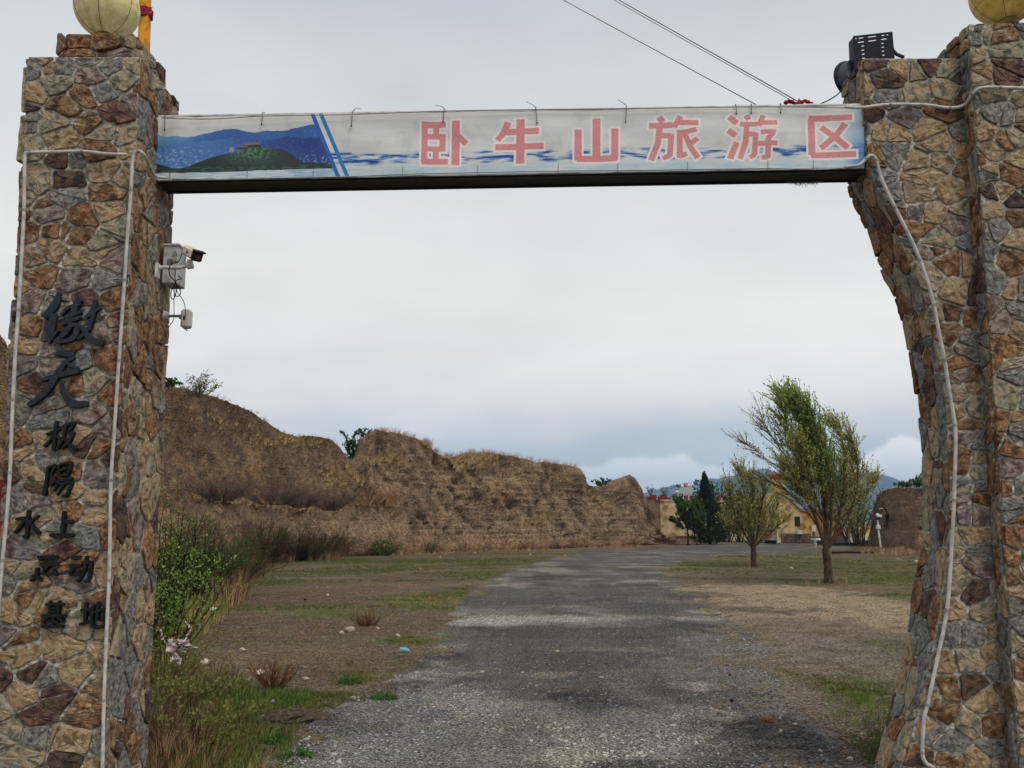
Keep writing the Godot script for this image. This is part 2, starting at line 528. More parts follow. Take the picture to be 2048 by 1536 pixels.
func lay_patches() -> void:
	var green := lin(92, 104, 58)
	var fresh := lin(104, 124, 52)
	var deep := lin(60, 92, 48)
	var straw := lin(150, 126, 92)
	var tan := lin(204, 187, 158)
	var soil := lin(118, 102, 90)
	var red := lin(128, 92, 68)
	var chip := lin(150, 150, 152)
	patches_ground = [
		patch(520, 1210, 300, 60, soil, 0.8), patch(760, 1250, 260, 40, lin(120, 102, 86), 0.7), patch(560, 1400, 260, 120, lin(108, 96, 78), 0.6),
		patch(840, 1122, 330, 6, deep, 0.95), patch(620, 1146, 150, 8, deep, 0.9), patch(860, 1200, 110, 18, fresh, 0.95), patch(560, 1165, 60, 7, deep, 0.8),
		patch(640, 1226, 130, 8, fresh, 0.9), patch(820, 1276, 80, 14, fresh, 0.8), patch(960, 1150, 60, 8, green, 0.7), patch(700, 1178, 150, 9, straw, 0.5),
		patch(600, 1310, 170, 24, straw, 0.35), patch(720, 1330, 60, 12, straw, 0.5), patch(560, 1270, 120, 16, red, 0.35), patch(420, 1240, 80, 50, red, 0.5),
		patch(400, 1480, 170, 110, green, 0.75), patch(600, 1390, 60, 16, deep, 0.9), patch(590, 1505, 60, 24, deep, 0.85), patch(470, 1440, 100, 40, green, 0.6), patch(800, 1160, 160, 10, lin(122, 104, 88), 0.6),
		patch(700, 1355, 40, 10, deep, 0.7), patch(900, 1110, 420, 5, lin(128, 118, 92), 0.4),
		# right of the road
		patch(1640, 1130, 260, 18, green, 0.7), patch(1500, 1128, 150, 9, green, 0.85), patch(1760, 1150, 130, 16, green, 0.75), patch(1800, 1110, 160, 10, lin(118, 108, 80), 0.6),
		patch(1620, 1165, 90, 8, green, 0.6), patch(1780, 1196, 90, 9, fresh, 0.8), patch(1660, 1163, 46, 8, red, 0.8), patch(1730, 1178, 120, 7, red, 0.5), patch(1506, 1134, 26, 4, red, 0.7),
		patch(1540, 1180, 190, 14, tan, 0.95, 0.5), patch(1650, 1206, 230, 20, tan, 0.95, 0.5), patch(1760, 1236, 220, 26, tan, 0.95, 0.5), patch(1560, 1240, 120, 24, lin(186, 172, 150), 0.9, 0.5), patch(1900, 1225, 160, 24, tan, 0.8, 0.5),
		patch(1720, 1290, 200, 30, chip, 0.6), patch(1800, 1292, 60, 20, green, 0.6), patch(1740, 1390, 110, 50, green, 0.9), patch(1700, 1350, 60, 18, fresh, 0.7), patch(1800, 1340, 110, 50, green, 0.8),
		patch(1600, 1390, 90, 60, lin(150, 144, 138), 0.8), patch(1650, 1310, 150, 50, lin(158, 152, 145), 0.9), patch(1680, 1480, 110, 60, lin(92, 88, 88), 0.8), patch(1620, 1250, 130, 20, lin(150, 138, 122), 0.8), patch(1740, 1450, 120, 60, lin(104, 98, 94), 0.7), patch(1740, 1490, 90, 60, lin(84, 70, 60), 0.8), patch(1800, 1104, 90, 7, red, 0.8), patch(1740, 1100, 60, 5, red, 0.7),
	]
	var dark := lin(66, 66, 70)
	var pale := lin(196, 190, 178)
	var grey := lin(150, 150, 152)
	patches_road = [
		patch(1060, 1300, 300, 60, lin(104, 100, 98), 0.6), patch(1250, 1200, 260, 30, lin(100, 98, 100), 0.6), patch(1500, 1340, 120, 70, lin(120, 118, 120), 0.5),
		patch(1040, 1238, 210, 9, pale, 0.95, 0.4), patch(960, 1246, 120, 9, lin(200, 198, 192), 0.8, 0.4), patch(1410, 1225, 50, 5, pale, 0.85), patch(1390, 1238, 60, 5, pale, 0.6), patch(1110, 1142, 45, 7, lin(178, 172, 156), 0.8), patch(1090, 1130, 30, 4, lin(170, 166, 152), 0.6),
		patch(840, 1420, 160, 50, grey, 0.85), patch(690, 1500, 180, 50, grey, 0.7), patch(960, 1400, 110, 32, pale, 0.45), patch(1390, 1372, 60, 14, pale, 0.65), patch(1420, 1425, 80, 20, lin(178, 172, 160), 0.75), patch(1240, 1470, 220, 40, lin(178, 174, 164), 0.8), patch(1130, 1510, 90, 36, pale, 0.5),
		patch(1080, 1348, 70, 7, lin(170, 160, 144), 0.6), patch(1050, 1446, 260, 20, lin(168, 160, 144), 0.45), patch(1560, 1290, 150, 30, grey, 0.75), patch(1640, 1320, 100, 26, grey, 0.6), patch(1450, 1204, 70, 7, grey, 0.6),
		patch(720, 1368, 130, 13, dark, 0.95), patch(800, 1330, 80, 12, dark, 0.8), patch(880, 1312, 70, 10, dark, 0.5), patch(640, 1430, 90, 20, dark, 0.55), patch(1120, 1390, 60, 9, dark, 0.9), patch(1180, 1414, 30, 5, dark, 0.9), patch(960, 1256, 45, 6, dark, 0.6),
		patch(1620, 1480, 140, 60, dark, 0.85), patch(1560, 1400, 80, 24, dark, 0.5), patch(1460, 1188, 60, 4, dark, 0.75), patch(1550, 1206, 60, 4, dark, 0.75), patch(1330, 1375, 70, 16, lin(88, 84, 84), 0.5), patch(1230, 1258, 90, 4, dark, 0.5), patch(1020, 1190, 90, 8, lin(120, 118, 118), 0.5),
		patch(1240, 1120, 150, 10, lin(122, 122, 124), 0.5), patch(1460, 1098, 160, 5, lin(104, 106, 112), 0.8),
	]


func spaced(stops: Array) -> PackedFloat32Array:       # [from, to, step] runs
	var out := PackedFloat32Array()
	for s in stops:
		var k := int(round((s[1] - s[0]) / s[2]))
		for i in k:
			out.append(s[0] + s[2] * i)
	out.append(stops[-1][1])
	return out


func build_ground() -> void:
	var xs := spaced([[-2600, -600, 500], [-600, -100, 50], [-100, -30, 7], [-30, -13, 0.8], [-13, 16, 0.16], [16, 34, 0.8], [34, 100, 6], [100, 600, 50], [600, 2600, 500]])
	var zs := spaced([[60, 12, -8], [12, -2, -1], [-2, -14, -0.12], [-14, -30, -0.22], [-30, -64, -0.5], [-64, -140, -6], [-140, -700, -70], [-700, -2700, -500]])
	var pts := PackedVector3Array()
	var cols := PackedColorArray()
	for z in zs:
		for x in xs:
			pts.append(Vector3(x, hgt(x, z), z))
			var n := mid.get_noise_2d(x * 0.7, z * 0.7)
			var f := fine.get_noise_2d(x, z)
			var c := lin(124, 115, 100).lerp(lin(158, 145, 122), clampf(0.5 + n * 1.4, 0, 1))
			c = c.lerp(lin(112, 106, 102), clampf(broad.get_noise_2d(x, z * 1.6) * 1.6, 0.0, 0.8))
			if absf(x) > 40.0 or z < -70.0:
				c = c.lerp(lin(112, 116, 78), 0.6)
			elif z < -2.0:
				c = blend(c, patches_ground, x, z)
			c = c.lerp(lin(112, 116, 66).lerp(lin(146, 136, 84), clampf(0.5 + n * 1.5, 0.0, 1.0)), green_at(x, z) * 0.72)
			c = c * (1.0 + 0.3 * f)
			pts[pts.size() - 1].y += maxf(f, 0.0) * 0.012
			cols.append(c)
	struct("ground", grid_mesh(zs.size(), xs.size(), pts, cols), M.soil)


func road_edges() -> Array:
	var left := [[300, 2400], [480, 1700], [520, 1536], [575, 1432], [735, 1372], [838, 1292], [885, 1235], [912, 1195], [965, 1160], [1030, 1135], [1120, 1112], [1230, 1100], [1330, 1093.5], [1440, 1089], [1590, 1086.5]]
	var right := [[2200, 2400], [1830, 1700], [1750, 1536], [1670, 1452], [1600, 1392], [1570, 1325], [1530, 1275], [1465, 1216], [1385, 1170], [1348, 1140], [1375, 1122], [1440, 1112], [1530, 1106.5], [1600, 1104], [1640, 1102]]
	var out := []
	for i in left.size():
		out.append([gr(left[i][0], left[i][1]), gr(right[i][0], right[i][1])])
	return out


func build_road() -> void:
	var e := road_edges()
	var first: Array = e[0]
	e.push_front([first[0] + Vector3(-0.8, 0, 14.0), first[1] + Vector3(0.8, 0, 14.0)])
	var pts := PackedVector3Array()
	var cols := PackedColorArray()
	var across := 84
	var rows := 0
	for i in e.size() - 1:
		var a: Array = e[maxi(i - 1, 0)]
		var b: Array = e[i]
		var c: Array = e[i + 1]
		var d: Array = e[mini(i + 2, e.size() - 1)]
		var long: float = maxf((c[0] as Vector3).distance_to(b[0]), (c[1] as Vector3).distance_to(b[1]))
		var steps := clampi(int(long / (0.1 if i < 8 else 0.3)), 4, 90) if i > 0 else 6
		for s in steps + (1 if i == e.size() - 2 else 0):
			var t := float(s) / steps
			var l: Vector3 = (b[0] as Vector3).cubic_interpolate(c[0], a[0], d[0], t)
			var r: Vector3 = (b[1] as Vector3).cubic_interpolate(c[1], a[1], d[1], t)
			rows += 1
			for k in across + 1:
				var u := float(k) / across
				var p := l.lerp(r, u)
				var w := l.distance_to(r)
				var rim := minf(u, 1.0 - u) * w              # metres from the edge
				var rag := 0.45 + 0.9 * mid.get_noise_2d(p.x * 1.4, p.z * 1.4) + 0.8 * fine.get_noise_2d(p.x, p.z)
				var y := hgt(p.x, p.z) + 0.016 + fine.get_noise_2d(p.x * 0.7, p.z * 0.7) * 0.006
				y -= 0.06 * smoothstep(0.12, -0.25, rim - maxf(rag, 0.0) * (0.55 if u < 0.5 else 0.95))
				pts.append(Vector3(p.x, y, p.z))
				var n := mid.get_noise_2d(p.x * 0.8 + 7.0, p.z * 0.8)
				var col := lin(112, 108, 105).lerp(lin(152, 147, 141), clampf(0.5 + n * 1.3 + 0.9 * mid.get_noise_2d(p.x * 1.3, p.z * 0.16 + 60.0), 0.0, 1.0))
				col = col.lerp(lin(192, 186, 176), smoothstep(0.15, 0.5, broad.get_noise_2d(p.x * 2.2 + 90.0, p.z * 2.6) + 0.5 * n) * 0.6)
				col = col.lerp(lin(62, 61, 63), smoothstep(0.16, 0.40, broad.get_noise_2d(p.x * 2.6 - 50.0, p.z * 3.4) + 0.4 * n) * 0.6)
				col = blend(col, patches_road, p.x, p.z)
				col = col * (1.0 + 0.35 * fine.get_noise_2d(p.x * 1.7, p.z * 1.7))
				cols.append(col)
	struct("road", grid_mesh(rows, across + 1, pts, cols), M.gravel)


func multi(called: String, mesh: Mesh, m: Material, places: Array, tints: PackedColorArray, parent: Node = null) -> MultiMeshInstance3D:
	var mm := MultiMesh.new()
	mm.transform_format = MultiMesh.TRANSFORM_3D
	mm.use_colors = true
	mm.mesh = mesh
	mm.instance_count = places.size()
	for i in places.size():
		mm.set_instance_transform(i, places[i])
		mm.set_instance_color(i, tints[i])
	var o := MultiMeshInstance3D.new()
	o.multimesh = mm
	o.material_override = m
	o.set_meta("kind", "stuff")
	if parent == null:
		o.name = numbered(called)
		add_child(o)
	else:
		o.name = called
		parent.add_child(o, true)
	return o


func tuft_mesh(blades: int, lean: float, wide: float, spread: float, sd: int) -> ArrayMesh:   # one metre tall
	var r := RandomNumberGenerator.new()
	r.seed = sd
	var b := MB.new()
	for i in blades:
		var a := r.randf() * TAU
		var root := Vector3(cos(a), 0, sin(a)) * spread * sqrt(r.randf())
		var dir := Vector3(cos(a) * lean * r.randf_range(0.2, 1.2), 1.0, sin(a) * lean * r.randf_range(0.2, 1.2))
		var h := r.randf_range(0.45, 1.0)
		var side := Vector3(-sin(a), 0, cos(a)).rotated(Vector3.UP, r.randf_range(-0.8, 0.8)) * wide
		var p1 := root + dir * h * 0.55
		var p2 := root + dir * h + Vector3(cos(a), -0.25, sin(a)) * lean * h * 0.5
		var nn := (Vector3(cos(a), 0.9, sin(a))).normalized()
		b.col = Color(1, 1, 1) * r.randf_range(0.75, 1.2)
		b.smooth(root - side, root + side, p1 + side * 0.7, nn, nn, nn)
		b.smooth(root - side, p1 + side * 0.7, p1 - side * 0.7, nn, nn, nn)
		b.smooth(p1 - side * 0.7, p1 + side * 0.7, p2, nn, nn, nn)
	return b.done()


func on_road(x: float, z: float) -> bool:
	for i in road_poly.size():
		pass
	return Geometry2D.is_point_in_polygon(Vector2(x, z), road_poly)


var road_poly := PackedVector2Array()


func build_ground_cover() -> void:
	var e := road_edges()
	for q in e:
		road_poly.append(Vector2(q[0].x + 0.15, q[0].z))
	for i in range(e.size() - 1, -1, -1):
		road_poly.append(Vector2(e[i][1].x - 0.15, e[i][1].z))
	rng.seed = 71
	# short grass where the ground is green, dead stalks and crumbs elsewhere
	var short_grass := tuft_mesh(13, 0.6, 0.022, 0.5, 1)
	var flat_straw := tuft_mesh(10, 2.6, 0.13, 1.6, 2)
	var places := []
	var tints := PackedColorArray()
	var dead := []
	var dead_t := PackedColorArray()
	for i in 190000:
		var far := pow(rng.randf(), 1.6)
		var d := lerpf(5.0, 48.0, far)
		var x := d * rng.randf_range(-0.62, 0.62)
		var z := -d
		if on_road(x, z):
			continue
		var g := green_at(x, z)
		var keep := rng.randf()
		var turn := Basis(Vector3.UP, rng.randf() * TAU)
		if keep < g * 0.62 + 0.03 * smoothstep(0.1, 0.5, mid.get_noise_2d(x * 1.5, z * 1.5)):
			var s := rng.randf_range(0.02, 0.055) * (1.0 + 0.02 * d) * (0.6 + 0.6 * g)
			places.append(Transform3D(turn.scaled(Vector3(s * 1.6, s, s * 1.6)), Vector3(x, hgt(x, z), z)))
			tints.append(lin(112, 126, 62).lerp(lin(146, 148, 84), rng.randf()).lerp(lin(84, 112, 56), rng.randf() * 0.7))
		elif keep > (0.9 if x > 1.5 and z > -24.0 else 0.74):
			var s := rng.randf_range(0.012, 0.034) * (1.0 + 0.03 * d)
			dead.append(Transform3D(turn.scaled(Vector3(s, s * 0.35, s)), Vector3(x, hgt(x, z) + 0.004, z)))
			dead_t.append(lin(172, 154, 126).lerp(lin(116, 96, 78), rng.randf()))
	multi("short_grass", short_grass, M.grass, places, tints)
	multi("dead_grass", flat_straw, M.straw, dead, dead_t)
	# loose gravel on and beside the road
	var peb := []
	var pt := PackedColorArray()
	for i in 70000:
		var d := lerpf(5.2, 22.0, pow(rng.randf(), 2.4))
		var x := d * rng.randf_range(-0.45, 0.55)
		var z := -d
		var road := on_road(x, z)
		if not road and rng.randf() > (0.75 if x > 0.0 else 0.35):
			continue
		var s := 0.0035 + 0.008 * pow(rng.randf(), 3.0)
		if rng.randf() < 0.01:
			s *= 2.2
		var y := hgt(x, z) + (0.018 if road else 0.004)
		var b := Basis.from_euler(Vector3(rng.randf() * TAU, rng.randf() * TAU, rng.randf() * TAU)).scaled(Vector3(s * rng.randf_range(0.8, 1.5), s * rng.randf_range(0.5, 0.9), s))
		peb.append(Transform3D(b, Vector3(x, y, z)))
		var v := rng.randf()
		var base := blend(lin(120, 118, 116), patches_road, x, z) if road else lin(130, 118, 104)
		pt.append(base * lerpf(0.6, 1.7, v * v))
	var pm := MB.new()
	pm.ball(Vector3.ZERO, Vector3.ONE, 5, 3, noise(3, 0.3), 0.5)
	multi("loose_gravel", pm.done(), M.plain, peb, pt)


func build_weeds() -> void:
	# tall soft grass and dry stalks: [sight, spread, how many, heights, colours]
	rng.seed = 88
	var mesh := tuft_mesh(20, 0.42, 0.011, 0.22, 9)
	var green := lin(128, 142, 78)
	var lush := lin(96, 124, 58)
	var straw := lin(184, 156, 112)
	var rust := lin(146, 114, 86)
	var brown := lin(122, 104, 80)
	var places := []
	var tints := PackedColorArray()
	for r in [[400, 1470, 170, 110, 420, 0.05, 0.16, green, brown], [340, 1500, 90, 90, 110, 0.12, 0.32, brown, rust], [360, 1480, 120, 100, 260, 0.04, 0.13, green, lush], [420, 1510, 90, 60, 260, 0.04, 0.12, lush, green], [380, 1370, 110, 40, 160, 0.08, 0.24, green, brown], [340, 1310, 50, 40, 80, 0.15, 0.4, green, brown], [480, 1400, 90, 40, 260, 0.06, 0.16, lush, green], [580, 1395, 60, 16, 130, 0.05, 0.12, lush, green], [600, 1500, 60, 26, 110, 0.04, 0.1, lush, green],
			[450, 1180, 50, 34, 170, 0.3, 0.8, rust, brown], [470, 1150, 60, 14, 200, 0.3, 0.7, rust, brown], [400, 1230, 60, 40, 140, 0.1, 0.3, straw, green], [560, 1120, 120, 5, 320, 0.2, 0.5, rust, brown], [760, 1108, 160, 3, 300, 0.15, 0.4, rust, straw], [960, 1101, 140, 2.5, 300, 0.15, 0.4, rust, straw], [1160, 1095, 130, 2, 260, 0.15, 0.4, rust, straw],
			[1655, 1165, 60, 8, 80, 0.04, 0.16, rust, straw], [1506, 1134, 36, 5, 50, 0.04, 0.16, rust, straw], [1800, 1104, 90, 8, 200, 0.08, 0.4, rust, straw], [1745, 1100, 50, 5, 70, 0.08, 0.35, rust, brown], [1730, 1400, 90, 50, 420, 0.03, 0.08, lush, green], [1770, 1480, 60, 50, 160, 0.04, 0.12, lush, brown], [870, 1200, 90, 14, 160, 0.04, 0.12, green, straw], [700, 1330, 160, 40, 140, 0.03, 0.09, green, brown], [640, 1250, 240, 40, 160, 0.03, 0.09, straw, rust]]:
		for i in int(r[4]):
			var a := rng.randf() * TAU
			var k := pow(rng.randf(), 0.85)
			var g := gr(r[0] + cos(a) * k * r[2], maxf(1062.0, r[1] + sin(a) * k * r[3]))
			if on_road(g.x, g.z):
				continue
			var h := rng.randf_range(r[5], r[6])
			places.append(Transform3D((Basis(Vector3(0, 0, 1), rng.randf_range(-0.3, 0.15)) * Basis(Vector3.UP, rng.randf() * TAU)).scaled(Vector3.ONE * h), Vector3(g.x, hgt(g.x, g.z) - 0.005, g.z)))
			tints.append((r[7] as Color).lerp(r[8], rng.randf()) * rng.randf_range(0.75, 1.15))
	multi("tall_weeds", mesh, M.grass, places, tints)


# ---------------------------------------------------------------- rubble stone
const KINDS := ["stone_olive", "stone_tan", "stone_slate", "stone_olive", "stone_slate", "stone_mauve", "stone_rust", "stone_tan", "stone_rust", "stone_slate", "stone_orange", "stone_maroon", "stone_tan", "stone_mauve", "stone_olive", "stone_rust", "stone_dark", "stone_slate", "stone_tan"]


func clip_half(poly: PackedVector2Array, at: Vector2, away: Vector2) -> PackedVector2Array:
	var out := PackedVector2Array()
	var m := poly.size()
	for i in m:
		var a := poly[i]
		var b := poly[(i + 1) % m]
		var da := (a - at).dot(away)
		var db := (b - at).dot(away)
		if da <= 0.0:
			out.append(a)
		if (da < 0.0 and db > 0.0) or (da > 0.0 and db < 0.0):
			out.append(a.lerp(b, da / (da - db)))
	return out


func area(p: PackedVector2Array) -> float:
	var s := 0.0
	for i in p.size():
		s += p[i].cross(p[(i + 1) % p.size()])
	return absf(s) * 0.5


func centre(p: PackedVector2Array) -> Vector2:
	var s := Vector2.ZERO
	for q in p:
		s += q
	return s / maxf(1, p.size())


func crazy_cells(outline: PackedVector2Array, cell: Vector2) -> Array:   # irregular stones that fill an outline
	var lo := outline[0]
	var hi := outline[0]
	for p in outline:
		lo = lo.min(p)
		hi = hi.max(p)
	var sites := PackedVector2Array()
	var tries := int((hi.x - lo.x) * (hi.y - lo.y) / (cell.x * cell.y) * 14.0) + 30
	for i in tries:
		var p := Vector2(rng.randf_range(lo.x - 0.02, hi.x + 0.02), rng.randf_range(lo.y - 0.02, hi.y + 0.02))
		var need := rng.randf_range(0.45, 1.2)
		var ok := true
		for q in sites:
			if ((p - q) / cell).length() < need:
				ok = false
				break
		if ok:
			sites.append(p)
	var cells := []
	for i in sites.size():
		var poly := PackedVector2Array([lo - Vector2.ONE, Vector2(hi.x + 1, lo.y - 1), hi + Vector2.ONE, Vector2(lo.x - 1, hi.y + 1)])
		for j in sites.size():
			if j != i and ((sites[j] - sites[i]) / cell).length() < 4.0:
				var away := sites[j] - sites[i]
				away = Vector2(away.x / (cell.x * cell.x), away.y / (cell.y * cell.y))
				poly = clip_half(poly, (sites[i] + sites[j]) * 0.5, away)
		for q in Geometry2D.intersect_polygons(poly, outline):
			cells.append(q)
	var out := []
	var todo := cells
	while todo.size():                  # break the large ones, again and again, into mixed angular pieces
		var q: PackedVector2Array = todo.pop_back()
		var a := area(q)
		var most := cell.x * cell.y * lerpf(0.35, 1.5, pow(rng.randf(), 1.3))
		if a > most and a > 0.008:
			var l := q[0]
			var h := q[0]
			for p in q:
				l = l.min(p)
				h = h.max(p)
			var across := (h.x - l.x) / cell.x > (h.y - l.y) / cell.y
			var ang := rng.randf_range(-0.6, 0.6) + (0.0 if across else PI / 2)
			var c := centre(q) + Vector2(rng.randf_range(-0.2, 0.2) * (h.x - l.x), rng.randf_range(-0.2, 0.2) * (h.y - l.y))
			var nn := Vector2(cos(ang), sin(ang))
			todo.append(clip_half(q, c, nn))
			todo.append(clip_half(q, c, -nn))
		else:
			out.append(q)
	return out


func lay_stones(parent: Node, outline: PackedVector2Array, cell: Vector2, f: Callable, joint := 0.011, proud := 0.02) -> int:
	var count := 0
	for q in crazy_cells(outline, cell):
		var shrunk := Geometry2D.offset_polygon(q, -joint * rng.randf_range(0.35, 1.1), Geometry2D.JOIN_MITER)
		var best := PackedVector2Array()
		for s in shrunk:
			if area(s) > area(best):
				best = s
		if area(best) < 0.0011 or best.size() < 3:
			continue
		# a rounded, slightly nicked outline
		var ring := PackedVector2Array()
		var m := best.size()
		for i in m:
			var a := best[i]
			var b := best[(i + 1) % m]
			var l := a.distance_to(b)
			if l < 0.02:
				ring.append((a + b) * 0.5)
				continue
			var cut := minf(rng.randf_range(0.004, 0.016), l * 0.22)
			var d := (b - a) / l
			var side := Vector2(-d.y, d.x)
			ring.append(a + d * cut * rng.randf_range(0.6, 1.3))
			for k in int(l / 0.07):
				ring.append(a + d * l * (k + 1.0) / (int(l / 0.07) + 1.0) + side * rng.randf_range(-0.007, 0.005))
			ring.append(b - d * cut * rng.randf_range(0.6, 1.3))
		var c := centre(ring)
		var h := proud * rng.randf_range(0.45, 1.5)
		var tilt := Vector2(rng.randf_range(-1, 1), rng.randf_range(-1, 1)) * 0.05
		var tone := rng.randf_range(0.82, 1.4)
		var hue := Color(0.97 + rng.randf_range(-0.06, 0.06), 1.0, 1.05 + rng.randf_range(-0.08, 0.08))
		var b := MB.new()
		b.o = f.call(c, 0.0)
		var p0 := []
		var p1 := []
		var p2 := []
		var p3 := []
		for p in ring:
			var lean := (p - c).dot(tilt)
			p0.append(f.call(p, -0.012))
			p1.append(f.call(c.lerp(p, 1.0 - 0.002 / maxf(0.02, p.distance_to(c))), h * 0.82 + lean))
			p2.append(f.call(c.lerp(p, 1.0 - 0.006 / maxf(0.03, p.distance_to(c))), h + lean + rng.randf_range(-0.002, 0.002)))
			p3.append(f.call(c.lerp(p, rng.randf_range(0.4, 0.62)), h + lean * 0.5 + rng.randf_range(-0.003, 0.006)))
		var top: Vector3 = f.call(c, h + rng.randf_range(-0.003, 0.007))
		b.col = Color(1, 1, 1) * hue * tone
		var n := ring.size()
		for i in n:
			var j := (i + 1) % n
			b.quad(p0[i], p0[j], p1[j], p1[i])
			b.quad(p1[i], p1[j], p2[j], p2[i])
			b.quad(p2[i], p2[j], p3[j], p3[i])
			b.tri(p3[i], p3[j], top)
		put("stone", b.done(), M[KINDS[rng.randi() % KINDS.size()]], parent, b.o)
		count += 1
	return count


# ---------------------------------------------------------------- the two pillars
func at_height(a: Vector3, b: Vector3, y: float) -> Vector3:      # a point of the line a-b, run on to height y
	return a + (b - a) * ((y - a.y) / (b.y - a.y))


func build_left_pillar() -> Node3D:
	rng.seed = 501
	var zf := 5.3
	var deep := 0.62
	var tl := pz(58, 107, zf)
	var tr := pz(281, 114, zf)
	var top := tr.y
	var bl := at_height(tl, pz(14, 900, zf), -0.15)
	var br := at_height(tr, pz(206, 1480, zf), -0.15)
	tl.y = top
	var base := Vector3((bl.x + br.x) * 0.5, 0, -zf - deep * 0.5)
	var t := thing("left_gate_pillar", "tall rubble stone gate pillar carrying the black metal writing", "gate pillar", base)
	t.name = "stone_gate_pillar"
	taken["stone_gate_pillar"] = 1
	var back := Vector3(0, 0, -deep)
	var core := MB.new()
	core.o = base
	var ring_b := [bl, br, br + back, bl + back]
	var ring_t := [tl, tr, tr + back, tl + back]
	for i in 4:
		var j := (i + 1) % 4
		core.face([ring_b[i], ring_b[j], ring_t[j], ring_t[i]], (bl + tr + back) * 0.5)
	core.face([ring_t[0], ring_t[1], ring_t[2], ring_t[3]], bl)
	# the smaller block on its head
	var c0 := pz(112, 104, zf + 0.03)
	var c1 := pz(268, 104, zf + 0.03)
	c0.y = top - 0.01
	c1.y = top - 0.01
	var cap_top := pz(190, 70, zf + 0.05).y
	core.box(Vector3(c0.x + 0.01, top - 0.02, -zf - 0.50), Vector3(c1.x - 0.005, cap_top - 0.015, -zf - 0.045))
	put("mortar_core", core.done(), M.mortar, t)
	var holder := t
	var front := func(p: Vector2, h: float) -> Vector3: return Vector3(p.x, p.y, -zf + h) - base
	lay_stones(holder, PackedVector2Array([Vector2(bl.x - 0.02, bl.y), Vector2(br.x + 0.012, br.y), Vector2(tr.x + 0.012, top), Vector2(tl.x - 0.015, top)]), Vector2(0.225, 0.168), front, 0.010, 0.012)
	var right := func(p: Vector2, h: float) -> Vector3:
		var x := at_height(br, tr, p.y).x
		return Vector3(x + h, p.y, -zf - p.x) - base
	lay_stones(holder, PackedVector2Array([Vector2(0.0, bl.y), Vector2(deep + 0.01, bl.y), Vector2(deep + 0.01, top), Vector2(0.0, top)]), Vector2(0.18, 0.25), right, 0.009, 0.015)
	var left := func(p: Vector2, h: float) -> Vector3:
		var x := at_height(bl, tl, p.y).x
		return Vector3(x - h, p.y, -zf - p.x) - base
	lay_stones(holder, PackedVector2Array([Vector2(0.0, bl.y), Vector2(deep, bl.y), Vector2(deep, top), Vector2(0.0, top)]), Vector2(0.3, 0.3), left, 0.012, 0.028)
	var cap_front := func(p: Vector2, h: float) -> Vector3: return Vector3(p.x, p.y, -zf - 0.045 + h) - base
	lay_stones(holder, PackedVector2Array([Vector2(c0.x, top + 0.004), Vector2(c1.x, top + 0.004), Vector2(c1.x, cap_top), Vector2(c0.x, cap_top)]), Vector2(0.26, 0.2), cap_front, 0.008, 0.03)
	var cap_side := func(p: Vector2, h: float) -> Vector3: return Vector3(c1.x - 0.005 + h, p.y, -zf - 0.05 - p.x) - base
	lay_stones(holder, PackedVector2Array([Vector2(0, top + 0.004), Vector2(0.45, top + 0.004), Vector2(0.45, cap_top), Vector2(0, cap_top)]), Vector2(0.2, 0.2), cap_side, 0.008, 0.02)
	return t


func mono(pts: Array, y: float) -> float:                # x of a profile at height y: points sorted downwards
	for i in pts.size() - 1:
		if y <= pts[i].y and y >= pts[i + 1].y:
			return lerpf(pts[i].x, pts[i + 1].x, (pts[i].y - y) / maxf(1e-5, pts[i].y - pts[i + 1].y))
	return pts[0].x if y > pts[0].y else pts[-1].x


